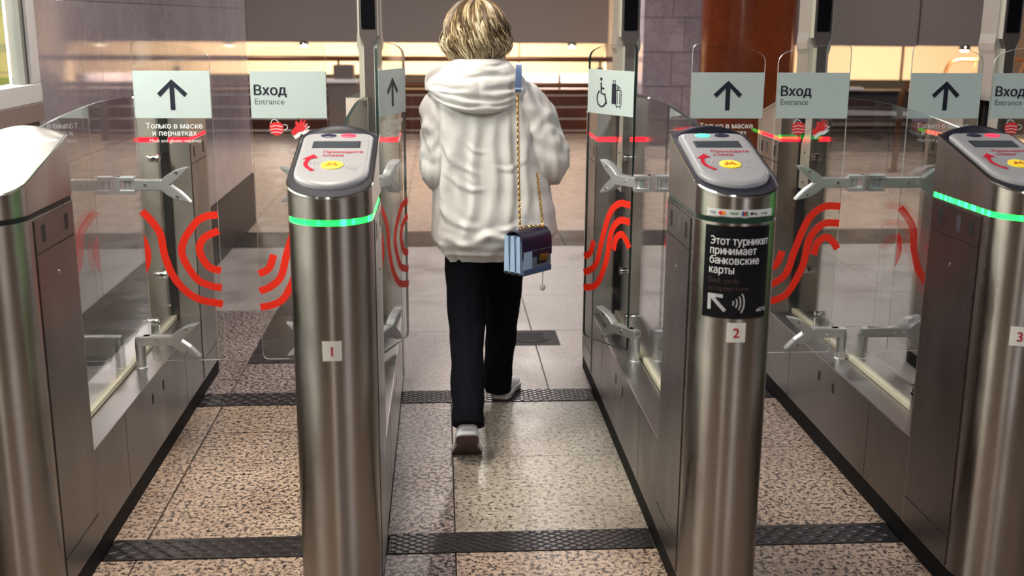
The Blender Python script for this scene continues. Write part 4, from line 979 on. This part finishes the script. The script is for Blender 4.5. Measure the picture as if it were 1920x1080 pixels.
# hair: cap and wavy locks
HC = Vector((.135, 4.222, 1.565)); tone = []; hb = MB()
capr = []
for i in range(15):
    ph = R_(3+i*9.2); ring = []
    for k in range(36):
        th = 2*PI*k/36; fr = max(0, math.cos(th-PI/2)); rr = math.sin(ph)
        z = .100*math.cos(ph)
        if fr > .45 and z < .02: z = max(z, .02)
        ring.append(tuple(HC+Vector((.094*rr*math.cos(th) if z > -.03 else .080*math.cos(th), .100*rr*math.sin(th) if z > -.03 else .085*math.sin(th), z))-Vector((PX, PY, 0))))
    capr.append(ring)
hb.loft(capr); tone += [.10]*len(hb.v)
rnd = random.Random(11)
for i in range(1700):
    th = rnd.uniform(0, 2*PI); fr = math.cos(th-PI/2)
    if fr > .62: continue
    ph0 = R_(rnd.uniform(4, 62)); lay = rnd.uniform(.2, 1.); path = []; rad = []
    wv = 6*NZ(math.cos(th)*1.6, math.sin(th)*1.6, ph0*.6)*2+rnd.uniform(-.7, .7); wa = rnd.uniform(.009, .019); sw = rnd.uniform(-.16, .16); fly = rnd.random() < .10
    zend = 1.440+rnd.uniform(-.012, .045)*(1+.5*(rnd.random() < .2)); n = 15; tn = .30+.75*NZ(math.cos(th)*4.5, math.sin(th)*4.5, ph0*3)+rnd.uniform(-.22, .22)
    for k in range(n):
        u = k/(n-1); z = (HC.z+.104*math.cos(ph0))*(1-u)+zend*u; zz = (z-HC.z)/.104
        base = math.sqrt(max(0, 1-min(1, max(zz, -.05))**2)) if zz > -.05 else 1.
        low = max(0, HC.z-z); rx = .098*base+.012*lay+.10*low*(.5 if low < .06 else .5)-1.7*max(0, low-.075)**1.0*.55
        ry = .103*base+.012*lay+.02*low-.55*max(0, low-.05)
        if fly: rx += .02*u*u; ry += .02*u*u
        t = th+sw*u+wa*7*math.sin(wv+u*8.5)*min(1, u*1.6)
        rw = wa*math.cos(wv+u*8.5)*min(1, u*1.6)
        path.append(Vector((HC.x+(rx+rw)*math.cos(t), HC.y+(ry+rw)*math.sin(t), z+.004*math.sin(wv*3+u*7)))-Vector((PX, PY, 0)))
        rad.append(min(1, .15+u*5)*.0035*(.5+.5*lay)*(1-.80*u**1.8)+.0004)
    n0 = len(hb.v); hb.tube(path, rad, 4); cnt = len(hb.v)-n0
    tone += [max(0, min(1, tn+.40*((j//4)/(n-1))-.20)) for j in range(cnt)]
ho = hb.build('hair', 'hair', person, angle=80, fix=False)
at = ho.data.attributes.new('tone', 'FLOAT', 'POINT'); at.data.foreach_set('value', tone)

# ------------------------------------------------------------------ handbag
M['navy'] = mat('navy_leather', (.016, .012, .040), .35); M['blue_l'] = mat('pale_blue_leather', (.34, .47, .66), .4); M['mid_blue'] = mat('steel_blue_leather', (.055, .095, .20), .4)
M['grey_l'] = mat('grey_leather', (.13, .15, .20), .45); M['gold'] = mat('gold', (.80, .50, .14), .22, 1.0)
bag = tag(empty('handbag', (.318, 3.955, .700), R_(46)), 'small navy and pale blue handbag with gold clasp hanging at her hip', 'handbag')
Wb, Db, Hb = .080, .050, .158
MB().box(-Wb, Wb, -Db*.62, Db*.90, .004, .135, .006).build('body', 'blue_l', bag)
for y0, y1 in ((-Db*.60, -.012), (-.006, .018), (.022, Db*.92)):
    MB().prism([(y0, .006), (y1, .006), ((y0+y1)/2+.010, .142), ((y0+y1)/2-.006, .142)], 'x', -Wb-.006, Wb+.006).build('gusset', 'blue_l', bag, angle=20)
for y in (-.0095, .0195): MB().box(-Wb-.004, Wb+.004, y-.0022, y+.0022, .006, .138, .001).build('divider', 'navy', bag)
for y0, y1 in ((-Db*.60, -.012), (-.006, .018), (.022, Db*.92)): MB().box(-Wb-.0075, -Wb-.003, y0+.002, y1-.002, .000, .012, .002).build('gusset_foot', 'black', bag)
MB().box(-Wb-.001, Wb+.001, -Db*.62-.008, -Db*.62, .002, .090, .003).build('front_panel', 'grey_l', bag); MB().box(-Wb+.002, -Wb+.05, -Db*.62-.0095, -Db*.62-.006, .022, .086, .001).build('front_patch', 'blue_l', bag)
MB().box(-Wb-.001, Wb+.001, -Db*.62-.0105, -Db*.62-.002, .000, .022, .002).build('lower_trim', 'mid_blue', bag)
fp = smooth_pts([(Db*.95, .02), (Db*.95, .09), (Db*.90, .130), (Db*.55, .154), (0, .160), (-Db*.45, .152), (-Db*.72, .128), (-Db*.78, .085), (-Db*.79, .062)], 5)
fo = fp+[(a*.94, b-.003) for a, b in fp[::-1]]
fl_ = MB().prism(fo, 'x', -Wb-.004, Wb+.004).build('flap', 'navy', bag, angle=50)
MB().prism([(-.002, .066), (.050, .066), (.050, .036), (-.002, .036)], 'y', -Db*.79-.005, -Db*.79+.006).build('tongue', 'navy', fl_, smooth=False)
cl_ = MB().box(.002, .046, -Db*.79-.013, -Db*.79-.004, .046, .072, .002).build('clasp', 'gold', bag)
for k in range(3): MB().box(.006+k*.013, .014+k*.013, -Db*.79-.0145, -Db*.79-.012, .050, .068, .0008).build('clasp_plate', 'gold', cl_)
def chain(path, name):
    P = smooth_pts(path, 14); L = [0]
    for a, b in zip(P, P[1:]): L.append(L[-1]+(Vector(b)-Vector(a)).length)
    mb = MB(); s = 0; k = 0
    while s < L[-1]:
        i = max(j for j in range(len(L)) if L[j] <= s); i = min(i, len(P)-2); f = (s-L[i])/max(1e-6, L[i+1]-L[i])
        c = Vector(P[i]).lerp(Vector(P[i+1]), f); t = (Vector(P[i+1])-Vector(P[i])).normalized()
        a = t.cross(Vector((0, 1, 0)) if abs(t.y) < .8 else Vector((0, 0, 1))).normalized(); b = t.cross(a)
        if k % 2: a = b
        pts = [tuple(c+t*.0075*math.cos(q)+a*.0046*math.sin(q)) for q in [2*PI*j/8 for j in range(9)]]
        mb.tube(pts, .0017, 5); s += .0105; k += 1
    return stuff(mb.build(name, 'gold', bag))
iv = Matrix.Translation((.318, 3.955, .700)) @ Matrix.Rotation(R_(46), 4, 'Z'); iv = iv.inverted()
B_ = lambda *p: tuple(iv @ Vector(p))
chain([B_(.277, 4.022, 1.338), B_(.279, 4.005, 1.18), B_(.282, 3.985, 1.0), B_(.285, 3.955, .868)], 'strap_chain')
chain([B_(.352, 4.035, 1.045), B_(.360, 4.02, .97), B_(.368, 4.0, .89), B_(.368, 3.985, .862)], 'strap_chain')
chain([B_(.285, 3.935, .864), B_(.325, 3.955, .868), B_(.368, 3.985, .862)], 'strap_chain')
sp = [B_(.278, 4.018, 1.343), B_(.279, 4.02, 1.37), B_(.281, 4.035, 1.405), B_(.284, 4.08, 1.432), B_(.286, 4.15, 1.440)]
mb = MB(); v = []
dirx = Vector(B_(1, 0, 0))-Vector(B_(0, 0, 0)); dirn = Vector(B_(0, -1, .3))-Vector(B_(0, 0, 0))
rg = [[tuple(Vector(p)+dirx*a+dirn*b) for a, b in ((-.011, 0), (.011, 0), (.011, .004), (-.011, .004))] for p in smooth_pts(sp, 4)]
st_ = MB().loft(rg).build('shoulder_strap', 'mid_blue', bag, angle=40)
rg = [[tuple(Vector(B_(.278, 4.018, z))+dirx*a+dirn*b) for a, b in ((-.0125, -.001), (.0125, -.001), (.0125, .0055), (-.0125, .0055))] for z in (1.352, 1.358)]
MB().loft(rg).build('strap_keeper', 'blue_l', st_, angle=40)
